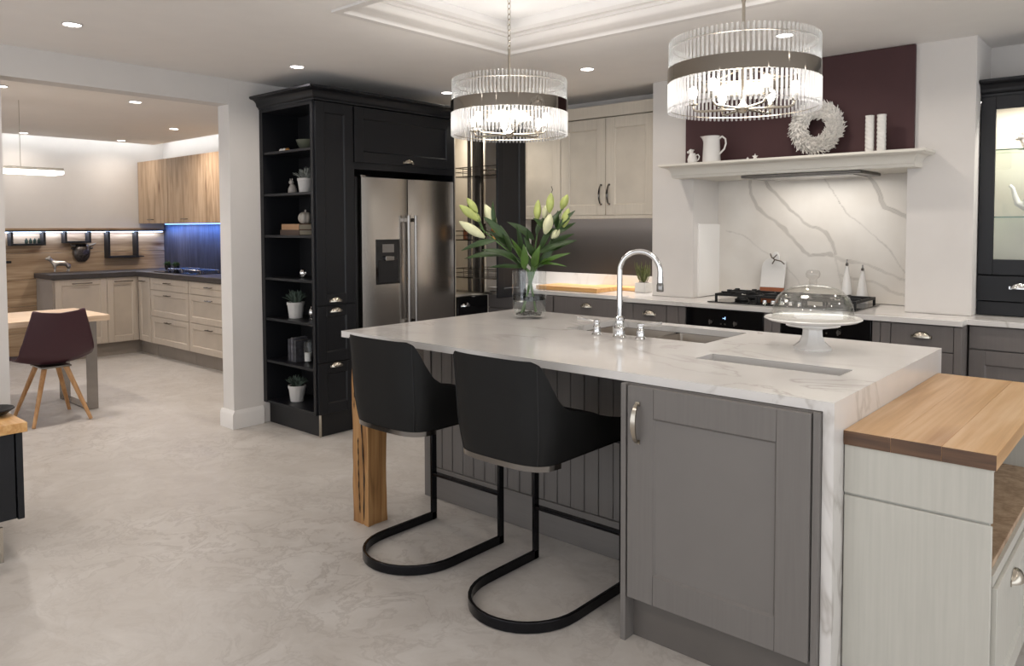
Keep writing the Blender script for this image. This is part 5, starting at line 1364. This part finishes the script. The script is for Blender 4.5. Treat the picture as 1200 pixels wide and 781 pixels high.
for x_ in (-8.40, -7.98):
    m = MB()
    for yy in (3.82, 4.02): m.tube([(x_-.17, yy, .947), (x_-.17, yy, .975), (x_+.17, yy, .975), (x_+.17, yy, .947)], .006, 6)
    for xx in (-.1, .1): m.tube([(x_+xx, 3.78, .975), (x_+xx, 4.06, .975)], .006, 6)
    part('pan_support', m, 'steelz', t)
# dining table
t = thing('dining_table', 'pale oak dining table on flat steel loop legs', 'table', (-6.75, 1.5, 0))
part('tabletop', MB().box(-7.12, -6.36, .2, 2.37, .705, .75), 'tabletop', t, bevel=.003)
for yc in (2.26, .35):
    part('loop_leg', MB().box(-6.455, -6.445, yc-.04, yc+.04, 0, .705).box(-7.065, -7.055, yc-.04, yc+.04, 0, .705).box(-7.055, -6.455, yc-.04, yc+.04, 0, .01).box(-7.055, -6.455, yc-.04, yc+.04, .695, .705), 'steelz', t, bevel=.001)
# plum chair: faces the table (-X)
ccx, ccy = -6.36, 1.945
t = thing('shell_chair', 'plum shell chair on four splayed wooden legs at the far table', 'chair', (ccx, ccy, 0))
def shellc(u, v):
    # u across (-1..1 along y), v from seat front (0) to back top (1)
    s_ = 2*u-1
    prof_ = [(-.27, .435), (-.22, .452), (-.12, .440), (0, .425), (.09, .43), (.155, .47), (.19, .56), (.215, .68), (.235, .80), (.24, .815)]
    i = v*(len(prof_)-1); k = int(min(i, len(prof_)-2)); f = i-k
    px_ = prof_[k][0]*(1-f)+prof_[k+1][0]*f; pz = prof_[k][1]*(1-f)+prof_[k+1][1]*f
    wv_ = .215+.035*sin(pi*min(1, v*1.15))-.055*max(0, v-.6)/.4
    up_ = .055*abs(s_)**2.2*sin(pi*min(1, max(0, v*.95)))
    fw = .06*abs(s_)**2*max(0, v-.4)
    return (ccx+px_-fw, ccy+s_*wv_, pz+up_+(.01*abs(s_) if v > .9 else 0))
part('shell', MB().grid(shellc, 21, 28), 'plum', t, smooth=60, solid=.012)
part('seat_base', MB().box(ccx-.13, ccx+.13, ccy-.10, ccy+.10, .40, .414), 'steelz', t, bevel=.003)
for sx_, sy_ in ((1, 1), (1, -1), (-1, 1), (-1, -1)):
    part('leg', MB().tube([(ccx+sx_*.09, ccy+sy_*.07, .405), (ccx+sx_*.225, ccy+sy_*.19, .0)], [.019, .0125], 12), 'beech', t)
# linear ring pendant
t = thing('pendant_light', 'slim rectangular ring pendant light in the far room', 'pendant light', (-6.75, 1.4, 1.88))
m = MB(); pa = [(-6.66, .9), (-6.66, 2.16), (-6.86, 2.16), (-6.86, .9)]
part('frame', MB().tube([(a, b_, 1.893) for a, b_ in pa], 0, closed=True, flat=(.03, .02)), 'nickel', t)
part('diffuser', MB().tube([(a, b_, 1.868) for a, b_ in pa], 0, closed=True, flat=(.032, .026)), 'pend', t)
part('cable', MB().tube([(-6.76, 1.1, 1.9), (-6.76, 1.1, 2.42)], .002, 6).tube([(-6.76, 1.9, 1.9), (-6.76, 1.9, 2.42)], .002, 6), 'nickel', t)
part('cross_bar', MB().box(-6.85, -6.67, 1.09, 1.11, 1.895, 1.903).box(-6.85, -6.67, 1.89, 1.91, 1.895, 1.903), 'nickel', t)

# ================================================================== LOW BENCH CABINET, LOWER LEFT
t = thing('low_cabinet', 'low dark cabinet with an oak top cut by the left edge of the view', 'cabinet', (-4.1, .5, 0))
part('carcass', MB().box(-4.4, -3.83, -.2, 1.02, .155, .54), 'black', t, bevel=.001)
part('side_panel', MB().box(-4.4, -3.805, 1.02, 1.045, .155, .54), 'black', t, bevel=.001)
part('drawer', MB().box(-3.83, -3.81, .4, 1.015, .16, .537), 'black', t, bevel=.002)
part('drawer', MB().box(-3.83, -3.81, -.2, .395, .16, .537), 'black', t, bevel=.002)
part('plinth', MB().box(-4.35, -3.77+.0, -.2, .935, 0, .155), 'black_in', t)
part('plinth_corner', MB().box(-3.772, -3.76, .935, .95, 0, .153), 'nickel', t)
part('oak_top', MB().box(-4.42, -3.785, -.22, 1.06, .541, .583), 'board', t, bevel=.002)
t = tag(part('dark_dish', MB().lathe([(.04, 0), (.06, .008), (.09, .03), (.087, .034), (.055, .012), (.001, .008)], 24, (-4.02, .985, .584), cap=False), 'black_in', smooth=60), 'dark dish on the oak-topped low cabinet', 'dish')
